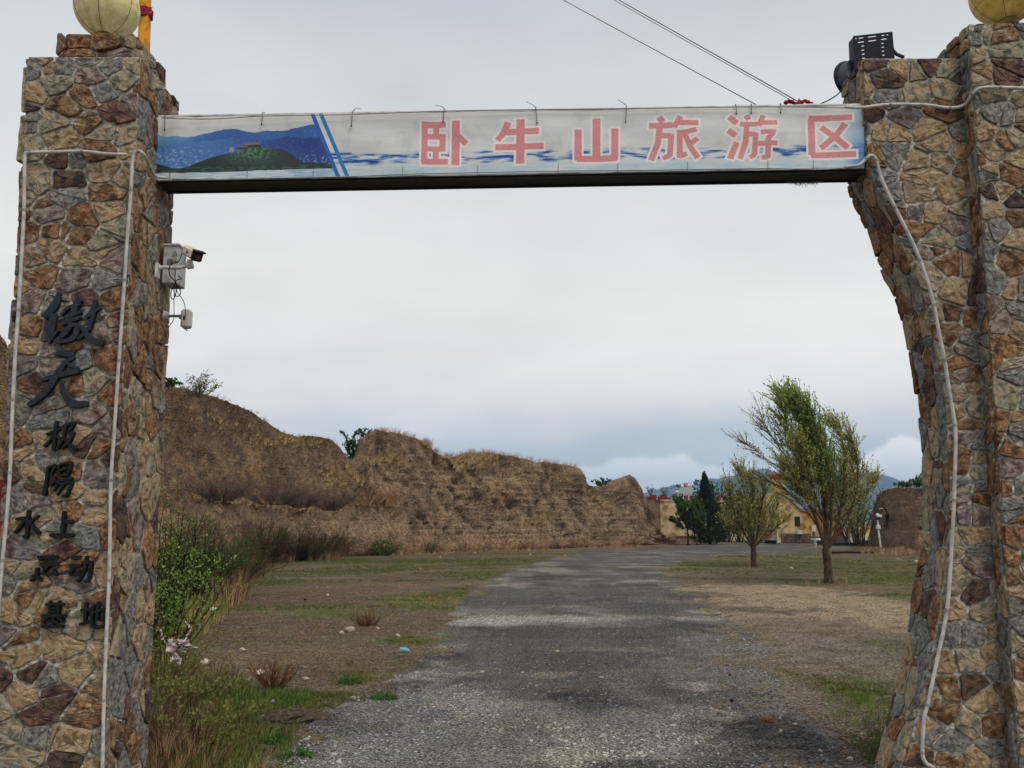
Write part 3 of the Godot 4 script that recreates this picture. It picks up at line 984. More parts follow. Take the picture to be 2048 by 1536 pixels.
func build_right_pillar() -> Node3D:
	rng.seed = 733
	var zw := 5.52                      # the curved wing's face
	var zm := 5.40                      # the main block's face
	var wing_deep := 0.36
	var prof := []
	var last := Vector3.ZERO
	for q in [[1727, 117], [1730, 200], [1735, 305], [1741, 345], [1755, 380], [1785, 436], [1802, 485], [1817, 524], [1840, 568], [1857, 632], [1868, 680], [1881, 738], [1890, 795], [1895, 860], [1899, 920], [1901, 988], [1900, 1045], [1896, 1105], [1887, 1160], [1879, 1216], [1869, 1279], [1858, 1331], [1843, 1401], [1828, 1454], [1810, 1525], [1790, 1600], [1768, 1690]]:
		last = pz(q[0], q[1], zw)
		prof.append(last)
	prof.append(Vector3(last.x - 0.03, -0.15, -zw))
	var ml_t := pz(1942, 100, zm)
	var ml_b := at_height(ml_t, pz(2034, 1450, zm), -0.15)
	var m_top := pz(1960, 43, zm).y
	var w_top: float = prof[0].y
	var main_right := ml_b.x + 0.62
	var base := Vector3((prof[-1].x + main_right) * 0.5, 0, -zm - 0.3)
	var t := thing("stone_gate_pillar", "wide rubble stone gate pillar with a curved inner wing", "gate pillar", base)
	var ml := func(y: float) -> float: return at_height(ml_b, ml_t, minf(y, ml_t.y + 0.1)).x
	# the wing's core: its outline pulled back through its depth
	var core := MB.new()
	core.o = base
	for i in prof.size() - 1:
		var a: Vector3 = prof[i]
		var b: Vector3 = prof[i + 1]
		var ar := Vector3(ml.call(a.y) + 0.05, a.y, -zw)
		var br := Vector3(ml.call(b.y) + 0.05, b.y, -zw)
		var k := Vector3(0, 0, -wing_deep)
		core.quad(b, br, ar, a)
		core.quad(a, a + k, b + k, b)
		core.quad(a + k, ar + k, br + k, b + k)
		if i == 0:
			core.quad(a, ar, ar + k, a + k)
	var mz0 := -zm
	var mz1 := -zm - 0.62
	var m0 := Vector3(ml.call(-0.15), -0.15, mz0)
	var m1 := Vector3(ml.call(m_top), m_top - 0.02, mz0)
	var r0 := Vector3(main_right, -0.15, mz0)
	var r1 := Vector3(main_right - 0.04, m_top - 0.02, mz0)
	var kk := Vector3(0, 0, mz1 - mz0)
	core.quad(m0, r0, r1, m1)
	core.quad(m0 + kk, m1 + kk, r1 + kk, r0 + kk)
	core.quad(m0, m1, m1 + kk, m0 + kk)
	core.quad(r0, r0 + kk, r1 + kk, r1)
	core.quad(m1, r1, r1 + kk, m1 + kk)
	put("mortar_core", core.done(), M.mortar, t)
	# stones: the wing's face
	var face := PackedVector2Array()
	for p in prof:
		face.append(Vector2(p.x - 0.012, p.y))
	face.append(Vector2(ml.call(-0.15) - 0.005, -0.15))
	face.append(Vector2(ml.call(w_top) - 0.005, w_top))
	face.reverse()
	var front := func(p: Vector2, h: float) -> Vector3: return Vector3(p.x, p.y, -zw + h) - base
	lay_stones(t, face, Vector2(0.225, 0.168), front, 0.010, 0.011)
	# the curved inner side, laid out along its profile
	var run := [0.0]
	for i in prof.size() - 1:
		run.append(run[-1] + (prof[i] as Vector3).distance_to(prof[i + 1]))
	var inner := func(p: Vector2, h: float) -> Vector3:
		var i := 0
		while i < run.size() - 2 and run[i + 1] < p.y:
			i += 1
		var a: Vector3 = prof[i]
		var b: Vector3 = prof[i + 1]
		var s: float = (p.y - run[i]) / maxf(1e-5, run[i + 1] - run[i])
		var d := (b - a).normalized()
		var nn := Vector3(d.y, -d.x, 0)
		return a.lerp(b, s) + nn * h + Vector3(0, 0, -p.x) - base
	lay_stones(t, PackedVector2Array([Vector2(0, 0), Vector2(wing_deep, 0), Vector2(wing_deep, run[-1]), Vector2(0, run[-1])]), Vector2(0.17, 0.23), inner, 0.008, 0.013)
	# the main block: its face and the narrow step beside the wing
	var mface := func(p: Vector2, h: float) -> Vector3: return Vector3(p.x, p.y, mz0 + h) - base
	lay_stones(t, PackedVector2Array([Vector2(ml.call(-0.15) - 0.01, -0.15), Vector2(main_right, -0.15), Vector2(main_right - 0.04, m_top - 0.01), Vector2(ml.call(m_top) + 0.03, m_top - 0.01), Vector2(ml.call(m_top - 0.15) - 0.01, m_top - 0.14)]), Vector2(0.225, 0.17), mface, 0.010, 0.012)
	var step := func(p: Vector2, h: float) -> Vector3: return Vector3(ml.call(p.y) - h, p.y, mz0 - p.x) - base
	lay_stones(t, PackedVector2Array([Vector2(0.004, -0.15), Vector2(0.118, -0.15), Vector2(0.118, w_top), Vector2(0.004, w_top)]), Vector2(0.12, 0.24), step, 0.008, 0.014)
	lay_stones(t, PackedVector2Array([Vector2(0.004, w_top), Vector2(0.6, w_top), Vector2(0.6, m_top - 0.02), Vector2(0.004, m_top - 0.02)]), Vector2(0.19, 0.2), step, 0.009, 0.02)
	return t


func build_globes() -> void:
	for e in [[214, 16, 5.62, 67, "cream globe on the pillar beside the yellow pole"], [2010, -17, 5.68, 72, "yellowed globe on the curved-wing pillar"]]:
		var c := pz(e[0], e[1], e[2])
		var r: float = e[3] / FOC * e[2]
		var t := thing("globe_ornament", e[4], "globe", c - Vector3(0, r, 0), "cream globes on the gate pillars")
		var b := MB.new()
		b.col = lin(244, 236, 190) if e[0] < 500 else lin(228, 200, 126)
		b.ball(Vector3(0, r, 0), Vector3(r, r * 0.985, r), 48, 28)
		put("shell", b.done(), M.globe, t)
		# the seams between its moulded panels
		var s := MB.new()
		s.col = lin(92, 84, 56)
		for k in 3:
			var a := PI * k / 3.0 + (0.35 if e[0] < 500 else 0.1)
			var path := []
			for i in 33:
				var q := TAU * i / 32.0
				path.append(Vector3(0, r, 0) + Vector3(cos(a) * sin(q), cos(q) * 0.985, sin(a) * sin(q)) * (r + 0.0005))
			s.tube(path, 0.0018, -1, 4, false)
		var belt := []
		for i in 41:
			var q := TAU * i / 40.0
			belt.append(Vector3(cos(q) * 0.88, 1.0 - 0.475 * 0.985, sin(q) * 0.88) * r)
		if e[0] > 500:
			s.tube(belt, 0.0016, -1, 4, false)
		put("seam", s.done(), M.plain, t)
		var collar := MB.new()
		collar.col = lin(120, 108, 74)
		collar.tube([Vector3(0, -0.03, 0), Vector3(0, 0.012, 0)], r * 0.3, r * 0.28, 24)
		put("collar", collar.done(), M.globe, t)


# ---------------------------------------------------------------- brush strokes: "x,y,width x,y,width; ..." in a cell of 100
const GLYPHS := {
	"ao": "24,2,7 19,25,13 4,48,11;18,40,9 16,66,13 13,90,10;14,92,6 27,70,4;52,10,6 57,20,8;30,44,4 38,31,6 58,22,8;52,12,7 47,40,10 33,60,7;34,48,7 60,37,6;38,57,8 60,46,7;47,58,9 38,76,8 24,91,8;44,62,8 55,62,8 51,84,9 28,92,6;80,16,6 75,38,8 67,48,5;88,30,4 78,38,6 68,47,5;79,36,6 72,68,7 58,86,5;62,64,5 72,80,9 82,89,11 96,93,13",
	"tian": "37,8,4 53,7,11 70,8,14;70,12,10 58,22,5;57,20,7 46,42,11 32,68,11 18,84,10 3,95,8;20,52,6 46,45,9 80,36,11;60,24,6 78,34,6;50,55,3 60,77,10 76,93,13 98,92,9",
	"ji": "32,2,10 31,50,10 30,98,11;6,46,9 46,28,9;30,42,8 18,64,8 2,84,10;34,48,7 48,62,8;52,22,9 86,8,10 72,40,9 90,40,8;62,18,9 56,60,9 40,94,6;88,42,8 76,68,8 54,92,7;60,56,7 80,80,10 100,94,11",
	"yang": "14,10,11 12,50,10 8,98,12;14,14,9 38,8,9 26,36,8 40,48,8 26,68,7;50,6,9 54,40,9;50,6,8 88,0,10 80,38,9;54,22,7 82,17,7;54,39,7 82,34,7;42,56,8 98,46,9;56,54,8 40,84,8;58,64,8 94,58,9 84,94,10 68,98,7;74,62,7 52,96,7",
	"shui": "50,0,14 50,92,14 36,97,9;6,34,12 38,31,12 24,60,11 4,86,10;90,20,10 60,44,10;57,40,10 74,66,12 98,88,14",
	"shang": "52,0,16 52,94,16;52,42,15 92,42,15;0,93,17 100,93,17",
	"yun": "22,4,12 34,20,13;44,8,14 100,8,14;32,36,14 100,36,14;66,38,12 46,70,12 92,68,13;84,52,10 98,76,12;22,48,12 24,78,13;26,74,12 2,98,12;22,80,12 46,98,13",
	"dong": "8,8,14 48,8,14;0,38,14 54,38,14;28,40,12 8,72,12 44,70,12;38,56,9 52,78,11;52,26,13 96,26,14;92,26,14 86,90,13 68,97,10;72,2,13 66,60,12 40,99,11",
	"base": "12,14,11 88,14,11;32,0,12 32,56,12;68,0,12 68,56,12;34,28,9 66,28,9;34,41,9 66,41,9;0,56,12 100,56,12;34,58,10 6,80,10;66,58,10 96,80,10;50,64,11 50,94,11;26,78,10 74,78,10;6,95,12 94,95,12",
	"di": "0,34,13 42,30,13;20,4,13 20,76,13;0,86,12 44,72,12;42,46,11 94,32,12 92,66,12 80,70,9;68,2,12 68,72,12;50,16,12 50,90,12 100,90,12 100,68,10",
	"wo": "9,2,13 9,93,13;4,9,13 54,9,13;9,35,12 54,35,12;9,63,12 54,63,12;4,92,13 60,92,13;34,9,12 34,36,12;34,63,12 34,92,12;48,34,13 48,64,13;76,0,17 76,100,17;80,34,14 99,52,13",
	"niu": "26,6,15 18,28,14 4,46,12;14,28,14 90,28,14;0,62,14 100,62,14;52,0,17 52,100,17",
	"shan": "9,26,16 9,96,16;50,0,18 50,92,18;91,24,16 91,96,16;6,92,14 95,92,14",
	"lv": "20,0,13 28,12,13;0,20,13 48,20,13;22,20,13 18,60,13 4,98,12;18,43,12 45,43,12 42,88,12 28,94,10;64,0,12 50,26,11;56,15,12 100,15,12;96,30,11 74,36,11 56,37,11;62,40,12 62,92,12 76,84,10;72,40,11 84,70,12 99,94,12;98,50,11 80,66,11",
	"you": "2,4,13 18,18,13;0,34,13 16,46,13;4,98,13 18,60,13;36,0,11 42,10,11;24,20,11 60,20,11;38,20,11 36,60,12 24,98,11;36,42,11 56,42,11 54,88,11 44,95,9;72,0,11 62,24,11;64,17,11 100,17,11;66,38,11 94,38,11 80,54,11;81,52,11 81,94,12 68,95,10;60,64,11 100,64,11",
	"qu": "4,8,13 92,8,13;10,8,14 10,92,14;8,92,13 99,92,13;78,22,13 58,50,13 28,76,13;30,28,13 56,52,13 82,78,13",
}


func strokes(name: String) -> Array:
	var out := []
	for s in (GLYPHS[name] as String).split(";"):
		var pts := []
		for p in s.split(" ", false):
			var q := p.split_floats(",")
			pts.append(Vector3(q[0], q[1], q[2]))
		out.append(pts)
	return out


func stroke_outline(pts: Array, grow := 0.0, round_ends := true) -> PackedVector2Array:   # a brush stroke as a closed outline
	var fine_pts := []
	for i in pts.size() - 1:
		var a: Vector3 = pts[maxi(i - 1, 0)]
		var b: Vector3 = pts[i]
		var c: Vector3 = pts[i + 1]
		var d: Vector3 = pts[mini(i + 2, pts.size() - 1)]
		for k in 5:
			fine_pts.append(b.cubic_interpolate(c, a, d, k / 5.0) if round_ends else b.lerp(c, k / 5.0))
	fine_pts.append(pts[-1])
	var l := PackedVector2Array()
	var r := PackedVector2Array()
	var m := fine_pts.size()
	for i in m:
		var p: Vector3 = fine_pts[i]
		var q: Vector3 = fine_pts[mini(i + 1, m - 1)] - fine_pts[maxi(i - 1, 0)]
		var t := Vector2(q.x, q.y).normalized()
		var w := p.z * 0.5 + grow
		var at := Vector2(p.x, p.y)
		if round_ends and (i == 0 or i == m - 1):
			w *= 0.72
		if i == 0:
			at -= t * grow
		if i == m - 1:
			at += t * grow
		l.append(at + Vector2(-t.y, t.x) * w)
		r.append(at - Vector2(-t.y, t.x) * w)
	r.reverse()
	l.append_array(r)
	return l


func build_letters(pillar: Node3D) -> void:
	var where := [["ao", 85, 582, 212, 694], ["tian", 60, 698, 178, 816], ["ji", 90, 840, 153, 903], ["yang", 87, 926, 143, 993], ["shui", 29, 1020, 78, 1074], ["shang", 102, 1022, 146, 1074], ["yun", 63, 1110, 113, 1163], ["dong", 138, 1111, 183, 1164], ["base", 84, 1201, 129, 1256], ["di", 161, 1202, 209, 1257]]
	for e in where:
		var d := 5.262
		var a := pz(e[1], e[2], d)
		var b := pz(e[3], e[4], d)
		var m := MB.new()
		m.col = lin(44, 50, 60) if e[0] in ["ao", "tian"] else lin(28, 29, 32)
		m.o = Vector3((a.x + b.x) * 0.5, (a.y + b.y) * 0.5, a.z)
		var k := 0
		for s in strokes(e[0]):
			# walk the stroke: each short run is a bevelled slab, so strokes may bend and swell freely
			var line := stroke_outline(s)
			var half := line.size() / 2
			var z := d - 0.0007 * k
			k += 1
			var f := func(p: Vector2, h: float) -> Vector3: return Vector3(lerpf(a.x, b.x, p.x / 100.0), lerpf(a.y, b.y, p.y / 100.0), -z + h)
			for i in half - 1:
				var l0 := line[i]
				var l1 := line[i + 1]
				var r0 := line[line.size() - 1 - i]
				var r1 := line[line.size() - 2 - i]
				var c0 := (l0 + r0) * 0.5
				var c1 := (l1 + r1) * 0.5
				m.quad(f.call(l0.lerp(c0, 0.16), 0.0), f.call(l1.lerp(c1, 0.16), 0.0), f.call(r1.lerp(c1, 0.16), 0.0), f.call(r0.lerp(c0, 0.16), 0.0))
				m.quad(f.call(l0, -0.004), f.call(l1, -0.004), f.call(l1.lerp(c1, 0.16), 0.0), f.call(l0.lerp(c0, 0.16), 0.0))
				m.quad(f.call(r1, -0.004), f.call(r0, -0.004), f.call(r0.lerp(c0, 0.16), 0.0), f.call(r1.lerp(c1, 0.16), 0.0))
				m.quad(f.call(l0, -0.03), f.call(l1, -0.03), f.call(l1, -0.004), f.call(l0, -0.004))
				m.quad(f.call(r1, -0.03), f.call(r0, -0.03), f.call(r0, -0.004), f.call(r1, -0.004))
			for q in [0, half - 1]:
				m.quad(f.call(line[q], -0.03), f.call(line[q], -0.003), f.call(line[line.size() - 1 - q], -0.003), f.call(line[line.size() - 1 - q], -0.03))
		put("metal_character", m.done(), M.black_metal, pillar, m.o - pillar.position)


# ---------------------------------------------------------------- beam, banner, lamps, wires
func fill_poly(im: Image, poly: PackedVector2Array, c: Color, tex: FastNoiseLite = null) -> void:
	var lo := poly[0]
	var hi := poly[0]
	for p in poly:
		lo = lo.min(p)
		hi = hi.max(p)
	for y in range(maxi(0, int(lo.y)), mini(im.get_height(), int(hi.y) + 2)):
		var cuts := []
		var yy := y + 0.5
		for i in poly.size():
			var a := poly[i]
			var b := poly[(i + 1) % poly.size()]
			if (a.y <= yy) != (b.y <= yy):
				cuts.append([a.x + (b.x - a.x) * (yy - a.y) / (b.y - a.y), 1 if b.y > a.y else -1])
		cuts.sort_custom(func(p, q): return p[0] < q[0])
		var wind := 0
		for i in cuts.size() - 1:
			wind += int(cuts[i][1])
			if wind != 0:
				for x in range(maxi(0, int(round(cuts[i][0]))), mini(im.get_width(), int(round(cuts[i + 1][0])))):
					var q := c
					if tex:
						q = c * (1.0 + 0.22 * tex.get_noise_2d(x, y))
						q.a = 1.0
					im.set_pixel(x, y, q)


func banner_print() -> Image:
	var w := 2048
	var h := 184
	var im := Image.create_empty(w, h, false, Image.FORMAT_RGB8)
	var n1 := noise(61, 0.012, 5)
	var n2 := noise(62, 0.05, 4)
	var dirt := noise(63, 0.02, 5)
	for y in h:
		var v := (y + 0.5) / h
		for x in w:
			var u := (x + 0.5) / w
			var c := rgb8(214, 217, 216).lerp(rgb8(196, 201, 204), clampf(0.35 + 0.5 * dirt.get_noise_2d(x * 0.3, y * 2.0), 0, 1))
			c = c.lerp(rgb8(224, 222, 214), smoothstep(0.3, 0.0, v) * 0.4)
			var cut := 0.2265 + (v - 0.2) * 0.047                 # the slanting end of the view
			if u < cut:
				var ridge := 0.27 + 0.05 * n1.get_noise_2d(x * 0.7, 4.0) + 0.06 * sin(u * 46.0) * (1.0 - u * 3.0) - smoothstep(0.12, 0.222, u) * 0.09
				if v > ridge:
					c = rgb8(124, 172, 212).lerp(rgb8(48, 98, 172), smoothstep(0.0, 0.1, u + (v - ridge) * 0.25))
					var second := 0.36 + 0.06 * n1.get_noise_2d(x * 0.8 + 500.0, 9.0) + 0.12 * smoothstep(0.10, 0.0, u)
					if v > second:
						c = rgb8(72, 122, 188).lerp(rgb8(30, 62, 134), smoothstep(0.05, 0.22, u))
					var snow := n2.get_noise_2d(x * 1.4 + y * 1.2, y * 1.8 - x * 0.3)
					var here := smoothstep(0.12, 0.02, u) * smoothstep(0.42, 0.6, v) + smoothstep(0.18, 0.22, u) * smoothstep(0.6, 0.68, v) * 0.8
					if snow > 0.22 - 0.3 * here:
						c = c.lerp(rgb8(176, 204, 222), (0.2 + 0.5 * here) * smoothstep(0.22 - 0.3 * here, 0.5, snow))
				var hill := 0.74 + 0.1 * sin(u * 60.0) if u < 0.05 else 0.76
				hill = lerpf(0.74, 0.82, smoothstep(0.0, 0.03, u))
				hill = lerpf(hill, 0.60, smoothstep(0.03, 0.105, u))
				hill = lerpf(hill, 0.50, smoothstep(0.105, 0.14, u))
				hill = lerpf(hill, 0.53, smoothstep(0.15, 0.175, u))
				hill = lerpf(hill, 0.76, smoothstep(0.175, 0.215, u))
				hill = lerpf(hill, 0.80, smoothstep(0.215, 0.26, u)) + 0.01 * n2.get_noise_2d(x * 2.0, 0.0)
				if v > hill:
					var lit := exp(-pow((u - 0.135) / 0.035, 2.0)) * smoothstep(0.86, 0.55, v)
					c = rgb8(28, 44, 46).lerp(rgb8(78, 128, 92), clampf(lit * (0.75 + 1.2 * n2.get_noise_2d(x * 1.5, y * 1.5)), 0, 1))
					if v > 0.8 and n2.get_noise_2d(x * 0.6, y * 2.5) > 0.02:
						c = c.lerp(rgb8(66, 118, 96), 0.5)
				var shore := 0.885 - 0.02 * smoothstep(0.1, 0.2, u)
				if v > shore:
					c = rgb8(196, 210, 216).lerp(rgb8(120, 160, 196), clampf(smoothstep(0.15, 0.24, u) * 0.6 + n2.get_noise_2d(x * 0.3, y * 4.0), 0, 0.8))
			else:
				var wave := n2.get_noise_2d(x * 0.22, y * 1.6) + 0.5 * n1.get_noise_2d(x * 0.8, y * 2.0)
				var band := smoothstep(0.60, 0.68, v) * smoothstep(0.84, 0.74, v)
				var sea := clampf(band * (0.55 + wave * 2.2), 0.0, 1.0)
				c = c.lerp(rgb8(52, 110, 178), sea * 0.75)
				c = c.lerp(rgb8(26, 62, 150), clampf(band * (wave - 0.16) * 4.0, 0.0, 1.0))
				c = c.lerp(rgb8(150, 192, 218), smoothstep(0.78, 0.9, v) * (0.35 + wave * 0.5))
				c = c.lerp(rgb8(64, 126, 190), smoothstep(0.965, 1.0, u) * (0.35 + 0.5 * smoothstep(0.35, 0.8, v)))
			c = c * (1.0 - 0.05 * smoothstep(0.15, 0.5, dirt.get_noise_2d(x * 0.6 + 700.0, y * 0.6)))
			im.set_pixel(x, y, c)
	for s in [[0.2185, 0.2245, 0.2575, 0.2635, rgb8(36, 96, 176)], [0.2305, 0.2362, 0.2705, 0.2765, rgb8(30, 118, 186)]]:
		fill_poly(im, PackedVector2Array([Vector2(s[0] * w, 0), Vector2(s[1] * w, 0), Vector2(s[3] * w, h), Vector2(s[2] * w, h)]), s[4])
	# the small roofs on the hill
	for r in [[0.128, 0.432, 0.148, 0.47, rgb8(120, 110, 112)], [0.130, 0.465, 0.149, 0.51, rgb8(52, 44, 48)], [0.116, 0.472, 0.131, 0.5, rgb8(112, 100, 104)], [0.117, 0.5, 0.131, 0.53, rgb8(66, 54, 56)], [0.106, 0.5, 0.111, 0.57, rgb8(158, 150, 140)]]:
		fill_poly(im, PackedVector2Array([Vector2(r[0] * w, r[1] * h), Vector2(r[2] * w, r[1] * h), Vector2(r[2] * w, r[3] * h), Vector2(r[0] * w - 4, r[3] * h)]), r[4])
	var grain := noise(64, 0.2, 2)
	var chars := [["wo", 843, 936], ["niu", 993, 1089], ["shan", 1150, 1239], ["lv", 1299, 1397], ["you", 1456, 1553], ["qu", 1612, 1710]]
	for pass_no in 2:
		for e in chars:
			var x0: float = (e[1] - 313.0) / 1412.0 * w
			var x1: float = (e[2] - 313.0) / 1412.0 * w
			for s in strokes(e[0]):
				var line := stroke_outline(s, 4.6 if pass_no == 0 else 0.0, false)
				var poly := PackedVector2Array()
				for p in line:
					poly.append(Vector2(lerpf(x0, x1, p.x / 100.0), h * lerpf(0.135, 0.835, p.y / 100.0)))
				fill_poly(im, poly, rgb8(228, 224, 222) if pass_no == 0 else rgb8(210, 136, 141), grain if pass_no == 1 else null)
	return im


func build_beam_and_banner() -> void:
	var zl := 5.60
	var zr := 5.54
	var tl := pz(314, 234, zl)
	var tr := pz(1727, 210, zr)
	var bl := pz(309, 361, zl)
	var br := pz(1729, 336, zr)
	var base := Vector3((bl.x + br.x) * 0.5, bl.y - 0.02, -5.72)
	# the steel box beam that bridges the pillars
	var t := thing("gate_beam", "dark steel beam bridging the two stone pillars behind the banner", "beam", base)
	var b := MB.new()
	b.o = base
	b.col = lin(46, 44, 44)
	var back := Vector3(0, 0, -0.165)
	var f := Vector3(0, 0, -0.022)
	var q := [bl + f + Vector3(0.02, -0.012, 0), br + f + Vector3(0.12, -0.012, 0), tr + f + Vector3(0.12, -0.015, 0), tl + f + Vector3(0.02, -0.015, 0)]
	b.quad(q[0], q[1], q[2], q[3])
	b.quad(q[0] + back, q[3] + back, q[2] + back, q[1] + back)
	b.quad(q[3], q[2], q[2] + back, q[3] + back)
	b.quad(q[0], q[0] + back, q[1] + back, q[1])
	put("box_section", b.done(), M.black_metal, t)
	var lip := MB.new()
	lip.o = base
	lip.col = lin(58, 55, 53)
	for k in [0.03, 0.97]:
		var a: Vector3 = q[0] + back * k + Vector3(0, -0.004, 0)
		var c: Vector3 = q[1] + back * k + Vector3(0, -0.004, 0)
		lip.tube([a, a.lerp(c, 0.33), a.lerp(c, 0.66), c], 0.008, -1, 6)
	put("flange", lip.done(), M.black_metal, t)
	# the banner: a vinyl sheet, drawn tight with small waves, its hem wrapped over the beam
	var bt := thing("printed_banner", "long printed banner with pink characters, lake and blue mountains", "banner", Vector3(base.x, bl.y, -5.58))
	var cols := 150
	var rows := 9
	var pts := PackedVector3Array()
	var uvs := PackedVector2Array()
	var cc := PackedColorArray()
	var wav := noise(66, 1.4, 3)
	for r in rows:
		var v := float(r) / (rows - 1)
		for c in cols:
			var u := float(c) / (cols - 1)
			var p := tl.lerp(tr, u).lerp(bl.lerp(br, u), v)
			p.z += wav.get_noise_2d(p.x * 0.9, p.y * 1.6) * 0.02 * sin(PI * clampf(v * 1.1, 0.05, 1.0)) + 0.008 * sin(p.x * 34.0 + v * 3.0) * exp(-u * 14.0)
			p.y += 0.006 * wav.get_noise_2d(p.x * 1.8, 3.0) - (0.01 * sin(u * PI * 7.0) if r == 0 else 0.0) * 0.3
			pts.append(p - bt.position)
			uvs.append(Vector2(u, v))
			cc.append(Color.WHITE)
	var sheet := StandardMaterial3D.new()
	sheet.resource_name = "banner_vinyl"
	sheet.albedo_texture = ImageTexture.create_from_image(banner_print())
	sheet.roughness = 0.62
	sheet.cull_mode = BaseMaterial3D.CULL_DISABLED
	sheet.texture_repeat = false
	put("sheet", grid_mesh(rows, cols, pts, cc, uvs), sheet, bt)
	var hem := MB.new()
	hem.o = bt.position
	hem.col = lin(196, 196, 192)
	var path := []
	var low := []
	for i in 41:
		var u := i / 40.0
		path.append(tl.lerp(tr, u) + Vector3(0, 0.004 + 0.006 * wav.get_noise_2d(u * 9.0, 0.0), -0.012))
		low.append(bl.lerp(br, u) + Vector3(0, 0.004, -0.008))
	hem.tube(path, 0.0135, -1, 8)
	put("top_hem", hem.done(), M.paint, bt)
	var hem2 := MB.new()
	hem2.o = bt.position
	hem2.col = lin(150, 150, 144)
	hem2.tube(low, 0.009, -1, 8)
	put("bottom_hem", hem2.done(), M.paint, bt)
	rng.seed = 12
	for px in [332, 528, 709, 892, 1075, 1256, 1474, 1505, 1563]:       # cords that lash it to the beam
		var u: float = (px - 314.0) / 1413.0
		var p := tl.lerp(tr, u)
		var m := MB.new()
		m.o = p
		m.col = lin(58, 58, 60)
		var l := rng.randf_range(0.07, 0.1) if px < 1400 else 0.05
		var sway := rng.randf_range(-0.012, 0.02)
		m.tube([p + Vector3(0.004, 0.012, -0.05), p + Vector3(0, 0.026, -0.01), p + Vector3(-0.004, 0.012, 0.012), p + Vector3(sway * 0.5, -l * 0.5, 0.014), p + Vector3(sway, -l, 0.014)], 0.0022, -1, 5)
		m.ball(p + Vector3(sway, -l, 0.014), Vector3.ONE * 0.006, 6, 4)
		if px in [709, 1075, 1256, 892]:
			var s := 1.0 if px == 709 else -1.0
			m.tube([p + Vector3(0, 0.024, 0), p + Vector3(0.02 * s, 0.04, 0), p + Vector3(s * rng.randf_range(0.05, 0.09), rng.randf_range(0.02, 0.07), 0.01)], 0.0025, 0.0016, 5)
		put("lashing_cord", m.done(), M.plain, bt, p - bt.position)
	for px in [345, 500, 632, 810, 960, 1120, 1238, 1376, 1535, 1625]:
		var u: float = (px - 314.0) / 1413.0
		var p := bl.lerp(br, u)
		var m := MB.new()
		m.o = p
		m.col = lin(96, 96, 92)
		m.tube([p + Vector3(0, -0.014, 0.004), p + Vector3(0.001, 0.02, 0.014), p + Vector3(0.002, 0.06, 0.012)], 0.0016, -1, 4)
		put("lashing_cord", m.done(), M.plain, bt, p - bt.position)


func hose(called: String, label: String, category: String, pts: Array, r: float, c: Color, m: Material, clips := true) -> void:
	var p3 := []
	for i in pts.size() - 1:
		var a: Vector3 = pts[maxi(i - 1, 0)]
		var b: Vector3 = pts[i]
		var d: Vector3 = pts[i + 1]
		var e: Vector3 = pts[mini(i + 2, pts.size() - 1)]
		for k in 6:
			p3.append(b.cubic_interpolate(d, a, e, k / 6.0))
	p3.append(pts[-1])
	var t := thing(called, label, category, pts[-1])
	var b := MB.new()
	b.o = t.position
	b.col = c
	b.tube(p3, r, -1, 8)
	put("tube", b.done(), m, t)
	if clips:
		for i in range(2, pts.size() - 1, 2):
			var q: Vector3 = pts[i]
			var s := MB.new()
			s.o = q
			s.col = c * 0.55
			var d: Vector3 = (pts[i + 1] - pts[i - 1]).normalized()
			s.tube([q - d * 0.008, q + d * 0.008], r * 1.22, -1, 8)
			put("clip", s.done(), m, t, q - t.position)


